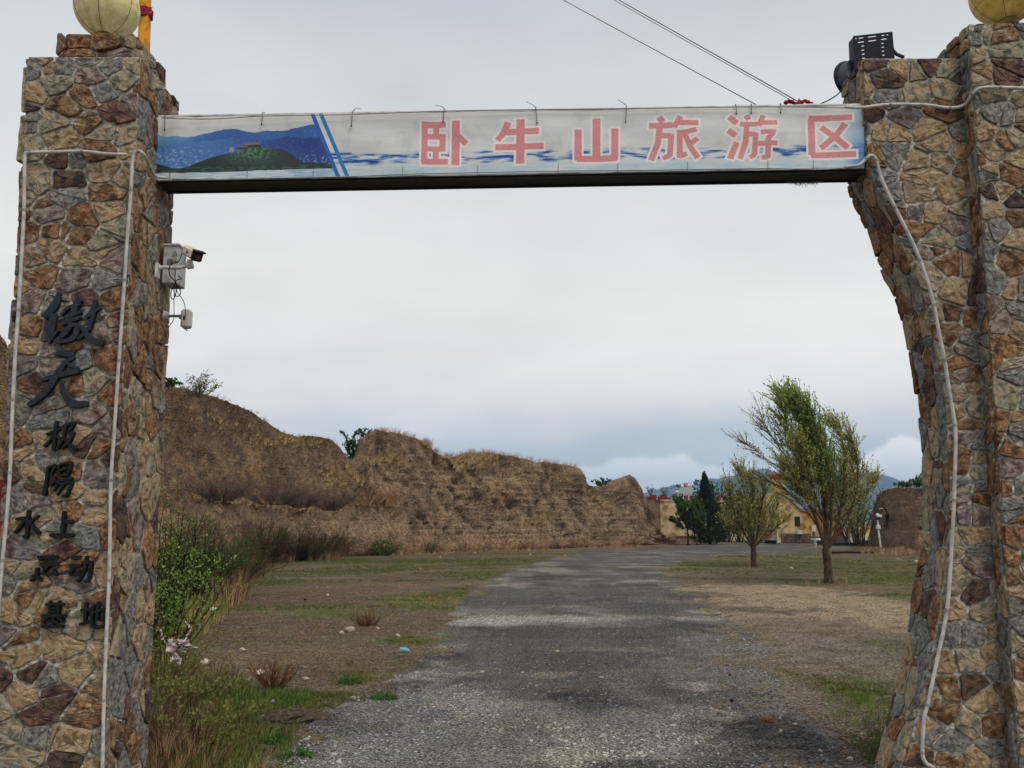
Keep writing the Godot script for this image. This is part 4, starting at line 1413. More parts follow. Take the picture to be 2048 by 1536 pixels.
func build_hoses() -> void:
	var white := lin(196, 194, 190)
	var on := func(list: Array, d: float) -> Array:
		var out := []
		for q in list:
			out.append(pz(q[0], q[1], q[2] if q.size() > 2 else d))
		return out
	hose("rope_light", "white light tube down the outer edge of the lettered pillar", "light tube", on.call([[254, 309], [215, 308], [165, 303], [110, 304], [60, 306], [50, 318], [48, 420], [43, 520], [37, 620], [30, 720], [26, 800], [23, 870], [20, 945], [13, 1040], [5, 1120], [0, 1180], [-8, 1290], [-22, 1500]], 5.255), 0.011, white, M.paint)
	hose("rope_light", "white light tube from the banner down the lettered pillar's inner edge", "light tube", on.call([[330, 355, 5.56], [311, 352, 5.5], [300, 335, 5.38], [290, 312, 5.27], [277, 302, 5.25], [266, 316, 5.25], [262, 380, 5.25], [255, 470, 5.25], [249, 560, 5.25], [243, 650, 5.25], [238, 720, 5.25], [230, 840, 5.25], [222, 960, 5.25], [220, 1060, 5.25], [218, 1160, 5.25], [212, 1290, 5.25], [208, 1400, 5.25], [206, 1480, 5.25], [204, 1600, 5.25], [203, 1700, 5.25]], 5.25), 0.0105, white, M.paint)
	hose("rope_light", "white light tube running level across the top of the curved-wing pillar", "light tube", on.call([[1690, 214, 5.49], [1724, 215, 5.485], [1780, 209, 5.48], [1850, 210, 5.48], [1900, 216, 5.48], [1930, 209, 5.46], [1945, 188, 5.38], [1962, 176, 5.355], [2000, 175, 5.355], [2060, 177, 5.355], [2130, 180, 5.355]], 5.48), 0.011, white, M.paint)
	hose("rope_light", "white light tube following the curve of the pillar wing to its foot", "light tube", on.call([[1690, 334, 5.5], [1718, 330, 5.49], [1732, 318, 5.485], [1742, 311, 5.48], [1752, 320, 5.48], [1764, 360, 5.48], [1790, 415, 5.48], [1818, 470, 5.48], [1840, 520, 5.48], [1857, 570, 5.48], [1868, 610, 5.48], [1877, 660, 5.48], [1889, 720, 5.48], [1900, 790, 5.48], [1910, 850, 5.48], [1911, 900, 5.48], [1908, 1000, 5.48], [1903, 1100, 5.48], [1894, 1220, 5.48], [1872, 1330, 5.48], [1855, 1410, 5.48], [1848, 1440, 5.48], [1845, 1505, 5.48], [1852, 1526, 5.48], [1866, 1536, 5.48], [1880, 1560, 5.48]], 5.48), 0.0115, white, M.paint)
	# thin flex along the banner's two hems
	var grey := lin(150, 150, 148)
	hose("lamp_cable", "thin grey cable along the banner's top hem", "cable", on.call([[322, 236, 5.56], [420, 238, 5.56], [530, 232, 5.56], [700, 229, 5.56], [892, 222, 5.55], [1075, 219, 5.55], [1256, 217, 5.54], [1474, 214, 5.53], [1600, 214, 5.52], [1700, 216, 5.51]], 5.55), 0.0035, grey, M.plain, false)
	hose("lamp_cable", "thin grey cable along the banner's bottom hem", "cable", on.call([[330, 357, 5.55], [430, 359, 5.56], [560, 356, 5.56], [700, 353, 5.56], [820, 348, 5.56], [960, 345, 5.55], [1120, 342, 5.55], [1240, 341, 5.54], [1380, 339, 5.53], [1535, 337, 5.53], [1640, 339, 5.52], [1692, 335, 5.51]], 5.55), 0.0035, grey, M.plain, false)
	# overhead lines, coming in from beyond the gate
	var wire := lin(58, 60, 66)
	for e in [[1515, 211, 1143, 0, 0.003, "single overhead wire meeting the banner left of the red rag"], [1598, 204, 1250, -2, 0.0035, "thicker of the two overhead wires ending at the red rag"], [1592, 206, 1258, 8, 0.0024, "thinner of the two overhead wires ending at the red rag"]]:
		var a := pz(e[0], e[1], 5.66)
		var out: Vector2 = Vector2(e[0], e[1]) + (Vector2(e[2], e[3]) - Vector2(e[0], e[1])) * 2.6
		var b := pz(out.x, out.y, 15.0)
		var pts := []
		for i in 13:
			var u := i / 12.0
			pts.append(a.lerp(b, u) - Vector3(0, 0.08 * sin(PI * u), 0))
		hose("overhead_wire", e[5], "wire", pts, e[4], wire, M.plain, false)
	# small clamps that hold the pair of lines together
	var rag := thing("red_rag", "faded red rag knotted where the overhead wires meet the beam", "rag", pz(1600, 207, 5.64))
	var m := MB.new()
	m.o = rag.position
	m.col = lin(150, 38, 38)
	var rn := RandomNumberGenerator.new()
	rn.seed = 4
	for i in 9:
		var p := pz(1572 + i * 6.2, 205 - 3.0 * sin(i * 1.3), 5.64)
		m.ball(p, Vector3(0.018, 0.009 + 0.006 * rn.randf(), 0.014), 7, 5, noise(9, 1.0), 0.4)
	m.tri(pz(1598, 196, 5.64), pz(1604, 205, 5.63), pz(1594, 205, 5.64))
	m.tri(pz(1570, 207, 5.64), pz(1586, 201, 5.63), pz(1586, 208, 5.65))
	put("knotted_cloth", m.done(), M.plain, rag)
	hose("lamp_cable", "black cable sagging from the floodlight to the beam", "cable", on.call([[1702, 150, 5.68], [1690, 168, 5.66], [1678, 186, 5.65], [1660, 199, 5.65], [1640, 208, 5.65]], 5.66), 0.004, lin(30, 32, 40), M.plain, false)
	hose("lamp_cable", "black cable stretched between the floodlight wing and the taller block", "cable", on.call([[1895, 108, 5.6], [1916, 92, 5.56], [1938, 76, 5.5], [1950, 66, 5.46]], 5.6), 0.004, lin(30, 32, 40), M.plain, false)
	# a straw nest under the beam
	var nest := thing("straw_nest", "scrap of dry straw nest hanging under the beam", "nest", pz(1603, 366, 5.7))
	var s := MB.new()
	s.o = nest.position
	for i in 130:
		s.col = lin(150, 138, 118) * rn.randf_range(0.5, 1.2)
		var p := pz(rn.randf_range(1574, 1640), 364, 5.62 + 0.1 * rn.randf())
		var q := p + Vector3(rn.randf_range(-0.04, 0.04), -rn.randf_range(0.005, 0.045) * (1.0 - absf(p.x - nest.position.x) / 0.13), rn.randf_range(-0.03, 0.03))
		s.tube([p, q], 0.0016, 0.0008, 3, false)
	put("straw", s.done(), M.straw, nest)


func build_floodlight() -> void:
	# seen from behind: a round housing and a slotted heat-sink plate over it
	var c := pz(1722, 148, 5.83)
	var t := thing("floodlight", "black floodlight with slotted backplate on top of the pillar wing", "floodlight", Vector3(c.x, pz(1740, 117, 5.7).y, c.z))
	var drum := MB.new()
	drum.o = t.position
	drum.col = lin(92, 98, 104)
	var axis := Vector3(-0.35, -0.1, -0.93).normalized()
	drum.tube([c, c + axis * 0.05, c + axis * 0.10], 0.125, 0.14, 28)
	put("lamp_housing", drum.done(), M.black_metal, t)
	var rim := MB.new()
	rim.o = t.position
	rim.col = lin(26, 28, 36)
	var side := axis.cross(Vector3.UP).normalized()
	var up := side.cross(axis)
	var path := []
	for i in 37:
		var a := TAU * i / 36.0
		path.append(c + axis * 0.09 + (side * cos(a) + up * sin(a)) * 0.142)
	rim.tube(path, 0.013, -1, 8, false)
	put("rim", rim.done(), M.black_metal, t)
	# the plate, with real slots: strips of metal between the openings
	var p00 := pz(1709, 136, 5.76)
	var p10 := pz(1790, 122, 5.72)
	var p01 := pz(1706, 72, 5.74)
	var p11 := pz(1785, 63, 5.70)
	var plate := MB.new()
	plate.o = t.position
	plate.col = lin(34, 38, 50)
	var at := func(u: float, v: float, w: float) -> Vector3: return p01.lerp(p11, u).lerp(p00.lerp(p10, u), v) + Vector3(0, 0, w)
	var slab := func(u0: float, u1: float, v0: float, v1: float) -> void:
		var f := [at.call(u0, v0, 0.0), at.call(u1, v0, 0.0), at.call(u1, v1, 0.0), at.call(u0, v1, 0.0)]
		var k := [at.call(u0, v0, -0.004), at.call(u1, v0, -0.004), at.call(u1, v1, -0.004), at.call(u0, v1, -0.004)]
		plate.quad(f[0], f[1], f[2], f[3])
		plate.quad(k[0], k[3], k[2], k[1])
		for i in 4:
			var j := (i + 1) % 4
			plate.quad(f[i], k[i], k[j], f[j])
	var lines := [0.07, 0.20, 0.33, 0.46, 0.59, 0.72, 0.86]
	var prev := 0.0
	for i in lines.size():
		var v: float = lines[i]
		slab.call(0.0, 1.0, prev, v)
		prev = v + 0.035
		var open := [[0.06, 0.09], [0.14, 0.26], [0.38, 0.58], [0.72, 0.80], [0.85, 0.89]] if i == 0 else ([[0.12, 0.27], [0.38, 0.58], [0.70, 0.84]] if i == 1 else [[0.20, 0.27], [0.70, 0.76]])
		var u := 0.0
		for o in open:
			slab.call(u, o[0], v, prev)
			u = o[1]
		slab.call(u, 1.0, v, prev)
	slab.call(0.0, 1.0, prev, 1.15)
	for e in [[0.0, -0.02], [1.0, 0.02]]:
		var q := [at.call(e[0], 0.04, 0.0), at.call(e[0], 1.15, 0.0), at.call(e[0] + e[1], 1.15, -0.07), at.call(e[0] + e[1], 0.04, -0.07)]
		plate.quad(q[0], q[1], q[2], q[3])
	put("slotted_plate", plate.done(), M.black_metal, t)
	for run in [[at.call(1.0, 0.4, -0.05), at.call(1.12, 0.7, -0.04), pz(1806, 114, 5.68)], [at.call(0.2, 1.0, -0.06), c, at.call(0.5, 1.0, -0.09)], [at.call(0.5, 1.0, -0.03), Vector3(at.call(0.5, 1.0, -0.03).x, t.position.y - 0.02, at.call(0.5, 1.0, -0.03).z)]]:
		var br := MB.new()
		br.o = t.position
		br.col = lin(40, 42, 50)
		br.tube(run, 0.012, -1, 8)
		put("bracket", br.done(), M.black_metal, t)


func build_cameras() -> void:
	# grey equipment box on the pillar's inner side
	var b0 := pz(330, 572, 5.75)
	var t := thing("equipment_box", "light grey metal equipment box behind the security camera", "equipment box", Vector3(b0.x, b0.y, -5.78))
	var lo := pz(331, 568, 5.72)
	var hi := pz(359, 491, 5.72)
	var b := MB.new()
	b.o = t.position
	b.col = lin(176, 178, 180)
	b.box(Vector3(lo.x - 0.02, lo.y, -5.86), Vector3(hi.x, hi.y, -5.70), Transform3D(), 0.006)
	put("casing", b.done(), M.paint, t)
	var lid := MB.new()
	lid.o = t.position
	lid.col = lin(188, 190, 192)
	lid.box(Vector3(lo.x - 0.02, hi.y - 0.006, -5.868), Vector3(hi.x + 0.008, hi.y + 0.006, -5.692))
	put("lid", lid.done(), M.paint, t)
	for i in 5:
		var v := MB.new()
		v.o = t.position
		v.col = lin(70, 72, 74)
		var y := lerpf(lo.y, hi.y, 0.42 + i * 0.045)
		v.box(Vector3(lo.x + 0.012, y, -5.699), Vector3(lo.x + 0.045, y + 0.0035, -5.697))
		put("vent_slot", v.done(), M.plain, t)
	# a warning triangle and a line of print on its side
	var w := MB.new()
	w.o = t.position
	w.col = lin(86, 88, 92)
	var cx := lerpf(lo.x, hi.x, 0.74)
	var cy := lerpf(lo.y, hi.y, 0.76)
	var tri := [Vector3(cx, cy + 0.02, -5.698), Vector3(cx - 0.018, cy - 0.012, -5.698), Vector3(cx + 0.018, cy - 0.012, -5.698), Vector3(cx, cy + 0.02, -5.698)]
	w.tube(tri, 0.0014, -1, 4, false)
	w.box(Vector3(cx - 0.0012, cy - 0.006, -5.699), Vector3(cx + 0.0012, cy + 0.008, -5.6965))
	put("warning_triangle", w.done(), M.plain, t)
	for k in 4:
		w = MB.new()
		w.o = t.position
		w.col = lin(86, 88, 92)
		for j in 3:
			w.box(Vector3(cx - 0.026 + k * 0.014, cy - 0.062 + j * 0.0052, -5.699), Vector3(cx - 0.016 + k * 0.014, cy - 0.0595 + j * 0.0052, -5.6965))
		w.box(Vector3(cx - 0.0222 + k * 0.014, cy - 0.064, -5.699), Vector3(cx - 0.0198 + k * 0.014, cy - 0.046, -5.697))
		put("printed_character", w.done(), M.plain, t)
	# bullet camera on its arm
	var a0 := pz(316, 541, 5.45)
	var cam := thing("security_camera", "cream bullet security camera on a white wall arm", "security camera", a0)
	var p := MB.new()
	p.o = a0
	p.col = lin(206, 206, 202)
	p.box(Vector3(-0.012, -0.05, -0.026) + a0, Vector3(0.006, 0.045, 0.026) + a0, Transform3D(), 0.004)
	put("wall_plate", p.done(), M.paint, cam)
	var arm := MB.new()
	arm.o = a0
	arm.col = lin(206, 206, 202)
	var e0 := pz(320, 536, 5.45)
	var e1 := pz(357, 536, 5.42)
	var e2 := pz(379, 531, 5.40)
	arm.tube([e0, e0.lerp(e1, 0.25) + Vector3(0, 0.004, 0), e1, e2], 0.014, 0.011, 8)
	arm.tube([e2 + Vector3(-0.014, -0.004, 0), e2 + Vector3(0.02, 0.004, 0)], 0.022, 0.024, 12)
	put("arm", arm.done(), M.paint, cam)
	var neck := pz(380, 519, 5.39)
	var joint := MB.new()
	joint.o = a0
	joint.col = lin(196, 194, 184)
	joint.tube([e2 + Vector3(0.0, 0.004, 0), neck], 0.019, 0.016, 10)
	put("joint", joint.done(), M.paint, cam)
	var look := (Vector3(0.62, -0.42, 0.55)).normalized()
	var bodyc := pz(385, 507, 5.37)
	var yax := (Vector3.UP - look * look.y).normalized()
	var xax := yax.cross(look)
	var tf := Transform3D(Basis(xax, yax, look), bodyc)
	var body := MB.new()
	body.o = a0
	body.col = lin(214, 206, 178)
	body.box(Vector3(-0.032, -0.03, -0.085), Vector3(0.032, 0.032, 0.058), tf, 0.012)
	put("body", body.done(), M.paint, cam)
	var hood := MB.new()
	hood.o = a0
	hood.col = lin(30, 26, 32)
	hood.box(Vector3(-0.034, -0.032, 0.05), Vector3(0.034, 0.034, 0.078), tf, 0.008)
	hood.box(Vector3(-0.036, 0.026, 0.05), Vector3(0.036, 0.038, 0.096), tf, 0.004)
	put("front_bezel", hood.done(), M.black_metal, cam)
	var lens := MB.new()
	lens.o = a0
	lens.col = lin(92, 74, 66)
	lens.tube([tf * Vector3(0, -0.004, 0.077), tf * Vector3(0, -0.004, 0.081)], 0.016, -1, 14)
	put("lens", lens.done(), M.paint, cam)
	var badge := MB.new()
	badge.o = a0
	badge.col = lin(120, 96, 84)
	badge.box(Vector3(-0.0335, -0.008, -0.02), Vector3(-0.0315, 0.006, 0.004), tf)
	put("badge", badge.done(), M.plain, cam)
	# the little radio bridge below it
	var r0 := pz(333, 632, 5.62)
	var rad := thing("radio_bridge", "small pale wireless bridge on a short pipe below the security camera", "antenna", r0)
	var disc := MB.new()
	disc.o = r0
	disc.col = lin(190, 196, 200)
	disc.tube([r0 + Vector3(-0.012, 0, 0), r0 + Vector3(0.004, 0, 0), r0 + Vector3(0.014, 0, 0)], 0.034, 0.024, 18)
	put("wall_flange", disc.done(), M.paint, rad)
	var pipe := MB.new()
	pipe.o = r0
	pipe.col = lin(120, 118, 122)
	var j0 := pz(362, 632, 5.6)
	pipe.tube([r0, j0], 0.0085, -1, 8)
	pipe.tube([j0 + Vector3(-0.012, -0.012, 0), j0 + Vector3(0.012, 0.006, 0)], 0.014, -1, 8)
	put("pipe", pipe.done(), M.black_metal, rad)
	var u0 := pz(363, 657, 5.6)
	var u1 := pz(384, 620, 5.6)
	var unit := MB.new()
	unit.o = r0
	unit.col = lin(196, 196, 182)
	unit.box(Vector3(u0.x, u0.y, -5.63), Vector3(u1.x, u1.y, -5.565), Transform3D(), 0.012)
	put("radome", unit.done(), M.paint, rad)
	var mark := MB.new()
	mark.o = r0
	mark.col = lin(70, 68, 64)
	var mc := (u0 + u1) * 0.5
	mark.box(Vector3(mc.x - 0.012, mc.y - 0.012, -5.566), Vector3(mc.x + 0.004, mc.y + 0.016, -5.563))
	put("badge", mark.done(), M.plain, rad)
	mark = MB.new()
	mark.o = r0
	mark.col = lin(70, 68, 64)
	mark.tube([Vector3(mc.x - 0.01, u0.y + 0.004, -5.59), Vector3(mc.x + 0.012, u0.y - 0.018, -5.585)], 0.004, -1, 6)
	put("connector", mark.done(), M.plain, rad)
	# the tangle of cables
	var on := func(list: Array) -> Array:
		var out := []
		for q in list:
			out.append(pz(q[0], q[1], q[2]))
		return out
	var black := lin(30, 32, 36)
	hose("signal_cable", "black cable loop hanging from the security camera arm", "cable", on.call([[366, 500, 5.5], [358, 522, 5.42], [344, 528, 5.40], [338, 538, 5.40], [341, 553, 5.42], [352, 566, 5.48], [352, 585, 5.5], [347, 598, 5.5], [342, 594, 5.5], [343, 580, 5.5], [350, 572, 5.5]]), 0.0032, black, M.plain, false)
	hose("signal_cable", "black cable coil tied under the equipment box", "cable", on.call([[351, 540, 5.55], [350, 556, 5.55], [353, 568, 5.53], [361, 582, 5.52], [358, 592, 5.52], [350, 590, 5.52], [348, 574, 5.52], [354, 560, 5.52], [363, 558, 5.52], [356, 551, 5.54]]), 0.003, black, M.plain, false)
	hose("signal_cable", "thin cable dropping from the coil into the wireless bridge", "cable", on.call([[350, 572, 5.53], [356, 586, 5.54], [366, 600, 5.56], [370, 614, 5.57], [371, 630, 5.56]]), 0.0024, lin(60, 60, 58), M.plain, false)
	hose("signal_cable", "thin cable hanging straight past the wireless bridge's pipe", "cable", on.call([[349, 572, 5.56], [348, 600, 5.57], [348, 630, 5.58], [346, 642, 5.6], [338, 652, 5.64]]), 0.0024, lin(48, 50, 60), M.plain, false)


func build_yellow_pole() -> void:
	var a := pz(288, 104, 6.35)
	var b := pz(292, -60, 6.35)
	var foot := at_height(a, b, 0.0)
	var t := thing("yellow_pole", "yellow square steel pole rising behind the lettered pillar", "pole", foot)
	var m := MB.new()
	m.o = foot
	m.col = lin(222, 156, 36)
	var top := at_height(a, b, 6.2)
	for k in 2:
		var w := 0.032 - 0.004 * k
		var off := Vector3(-0.004 + 0.016 * k, 0, 0.012 * k)
		var q := []
		for p in [foot, top]:
			for s in [Vector3(-w, 0, -w), Vector3(w, 0, -w), Vector3(w, 0, w), Vector3(-w, 0, w)]:
				q.append(p + s + off)
		for i in 4:
			m.face([q[i], q[(i + 1) % 4], q[4 + (i + 1) % 4], q[4 + i]], (foot + top) * 0.5 + off)
		m.face([q[4], q[5], q[6], q[7]], foot)
	put("square_tube", m.done(), M.paint, t)
	var r := thing("red_ribbon", "crumpled dark red ribbon tied round the yellow pole", "ribbon", at_height(a, b, pz(290, 28, 6.35).y))
	var rb := MB.new()
	rb.o = r.position
	for i in 5:
		rb.col = lin(150, 42, 62) * (0.7 + 0.12 * i)
		var y := r.position.y - 0.028 + i * 0.014
		var path := []
		for j in 13:
			var q := TAU * j / 12.0
			path.append(Vector3(r.position.x + cos(q) * 0.052, y + 0.006 * sin(q * 3.0 + i), r.position.z + sin(q) * 0.052))
		rb.tube(path, 0.009, -1, 6, false)
	rb.tri(r.position + Vector3(0.05, 0.02, 0.03), r.position + Vector3(0.075, -0.01, 0.04), r.position + Vector3(0.05, -0.03, 0.05))
	rb.tri(r.position + Vector3(0.05, 0.0, 0.04), r.position + Vector3(0.07, 0.035, 0.03), r.position + Vector3(0.05, 0.03, 0.05))
	put("wrapped_cloth", rb.done(), M.plain, r)


# ---------------------------------------------------------------- mountains and earth walls
func build_mountains() -> void:
	rng.seed = 90
	var ridge := noise(81, 0.9, 5)
	for layer in 2:
		var d := 2300.0 if layer == 0 else 1800.0
		var cols := 260
		var rows := 14
		var pts := PackedVector3Array()
		var cc := PackedColorArray()
		for r in rows:
			var t := float(r) / (rows - 1)
			for c in cols:
				var a := lerpf(-0.75, 0.75, float(c) / (cols - 1))
				var deg := rad_to_deg(a)
				# heights in degrees above the eye
				var e := 2.0 + 0.5 * ridge.get_noise_2d(deg * 0.35, layer * 7.0) + 0.25 * ridge.get_noise_2d(deg * 1.1, 3.0 + layer)
				e += 1.0 * exp(-pow((deg - 16.0) / 5.0, 2.0)) + 0.55 * exp(-pow((deg - 21.5) / 2.2, 2.0)) + 0.6 * exp(-pow((deg - 27.0) / 3.0, 2.0))
				e -= 0.25 * exp(-pow((deg - 24.2) / 0.8, 2.0)) + 0.45 * smoothstep(11.0, 7.0, deg)
				if layer == 1:
					e = e * 0.72 - 0.15
				var h := d * tan(deg_to_rad(maxf(e, 0.3)))
				var depth := d + 900.0 * (1.0 - t) * -0.55
				var fold := ridge.get_noise_3d(deg * 1.3, t * 3.0, 5.0 + layer) * 90.0 * (1.0 - t) * t * 4.0
				depth -= fold
				var y := h * pow(t, 0.8)
				pts.append(Vector3(sin(a) * depth, y - 2.0, -cos(a) * depth))
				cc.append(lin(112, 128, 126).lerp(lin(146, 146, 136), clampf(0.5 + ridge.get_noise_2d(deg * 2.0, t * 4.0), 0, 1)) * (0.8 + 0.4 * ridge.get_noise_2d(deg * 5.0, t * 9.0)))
		struct("mountain_range", grid_mesh(rows, cols, pts, cc), M.hill)


func along(list: Array, px: float, k: int) -> float:
	for i in list.size() - 1:
		if px <= list[i + 1][0]:
			var t: float = clampf((px - list[i][0]) / (list[i + 1][0] - list[i][0]), 0.0, 1.0)
			return lerpf(list[i][k], list[i + 1][k], t)
	return list[-1][k]


# what the wall stands on, its crest and how far it leans back, column by column
func earth_wall(called: String, label: String, foot: Array, crest: Array, x0: float, x1: float, step: float, toward: Vector3, red: float, sd: int) -> Dictionary:
	var bulge := noise(sd, 0.35, 4)
	var rough := noise(sd + 1, 1.6, 5)
	var strata := noise(sd + 2, 1.0, 4)
	var gully := noise(sd + 3, 0.5, 3)
	var tone := noise(sd + 4, 0.3, 4)
	var cols := int((x1 - x0) / step) + 1
	var rows := 84
	var pts := PackedVector3Array()
	var cc := PackedColorArray()
	var spots := []                                      # points of the face, for grass and shrubs
	var top := []
	var mid_c := Vector3.ZERO
	for r in rows + 3:
		var t := float(r - 1) / (rows - 1)
		for c in cols:
			var px := x0 + c * step
			var b := gr(px, along(foot, px, 1))
			var lean := along(foot, px, 2)
			var k := pz(px, along(crest, px, 1), -b.z + lean)
			k.y = maxf(k.y, 0.25) + rough.get_noise_1d(px * 0.3) * 0.08
			var p: Vector3
			var soft := along(foot, px, 3)                # 1 is a grassy slope, 0 a bare eroded face
			if r == 0:
				p = b + toward * 1.2 + Vector3(0, -0.06, 0)
			elif r <= rows:
				var h := k.y * t
				# the face: a steep cut at the foot, a ledge, then the slope
				var low := smoothstep(0.0, 0.30, t) * 0.18 + smoothstep(0.22, 0.36, t) * 0.22 * soft
				var s := lerpf(pow(t, 0.9), low + (1.0 - 0.18 - 0.22 * soft) * smoothstep(0.25, 1.0, t), 0.5 + 0.5 * soft)
				s = clampf(s, 0.0, 1.0)
				p = b.lerp(Vector3(k.x, b.y, k.z), s)
				p.y = h
				var room := clampf(minf(t * 6.0, (1.0 - t) * 8.0 + 0.08), 0.0, 1.0)
				var g := absf(gully.get_noise_3d(p.x * 1.2, p.y * 0.22, p.z * 1.2))
				var bare := 1.0 - soft
				var dsp := bulge.get_noise_3dv(p * Vector3(1, 0.4, 1)) * (0.42 + 0.25 * soft) + rough.get_noise_3d(p.x * 0.5, p.y * 0.12, p.z * 0.5) * (0.12 + 0.30 * bare)
				dsp += rough.get_noise_3dv(p * 0.9) * 0.09 + rough.get_noise_3dv(p * 2.6) * 0.02
				dsp -= smoothstep(0.22, 0.0, g) * 0.22 * (0.3 + bare) * smoothstep(1.0, 0.6, t)
				# rammed layers stand out a little and weather back
				dsp += strata.get_noise_3d(p.x * 0.1, p.y * 6.0, p.z * 0.1) * 0.08 * (0.2 + 0.8 * bare)
				# buttresses and creases left by the rain
				dsp += (absf(bulge.get_noise_3d(p.x * 1.3, p.y * 0.16, p.z * 1.3)) - 0.2) * (0.25 + 1.15 * bare)
				dsp += (absf(rough.get_noise_3d(p.x * 0.9 + 9.0, p.y * 0.3, p.z * 0.9)) - 0.15) * 0.42 * bare
				# hollows where the face has fallen away
				dsp -= smoothstep(0.3, 0.55, bulge.get_noise_3d(p.x * 2.0 + 31.0, p.y * 1.1, p.z * 2.0)) * 0.22 * bare * smoothstep(0.75, 0.45, t)
				dsp += pow(maxf(0.0, 1.0 - t / 0.16), 2.0) * 1.1 * (1.0 - soft * 0.4)
				p += toward * dsp * room
				p.y += rough.get_noise_3dv(p * 1.3) * 0.05 * room
			elif r == rows + 1:
				p = k + Vector3(-toward.x, 0, -toward.z) * 1.2 + Vector3(0, -0.25, 0)
			else:
				p = Vector3(k.x, -0.1, k.z) - Vector3(toward.x, 0, toward.z) * 2.6
			pts.append(p)
			var n := tone.get_noise_3dv(p)
			var f := rough.get_noise_3dv(p * 1.7)
			var earth := lin(160, 137, 115).lerp(lin(192, 168, 143), clampf(0.5 + n * 1.4, 0, 1))
			var turf := lin(114, 94, 77).lerp(lin(156, 129, 101), clampf(0.45 + f * 1.2 + n * 1.8, 0, 1))
			var col := earth.lerp(turf, clampf(soft * 0.9 + n * 0.5, 0.0, 1.0) * smoothstep(0.1, 0.35, t))
			col = col.lerp(lin(182, 158, 134), smoothstep(0.36, 0.1, t) * 0.6)
			col = col.lerp(lin(152, 108, 80), clampf(red + n * 0.3, 0.0, 1.0) * (smoothstep(0.2, 0.02, t) if red < 0.6 else 0.6))
			col = col.lerp(lin(124, 104, 88), smoothstep(0.15, 0.5, bulge.get_noise_3dv(p * 2.2 + Vector3(50, 0, 0))) * 0.5)
			col = col.lerp(lin(104, 86, 72), smoothstep(0.1, 0.4, rough.get_noise_3d(p.x * 0.5 + 70.0, p.y * 0.16, p.z * 0.5)) * 0.45)
			cc.append(col * (1.0 + 0.4 * f))
			if r > 0 and r <= rows:
				spots.append([p, t, soft, px])
			if r == rows:
				top.append([p, px, soft])
			mid_c += b
	mid_c /= float((rows + 3) * cols)
	mid_c.y = 0.0
	for i in pts.size():
		pts[i] -= mid_c
	var o := put(called, grid_mesh(rows + 3, cols, pts, cc), M.earth, null, mid_c)
	tag(o, label, "earth wall")
	return {"spots": spots, "top": top}


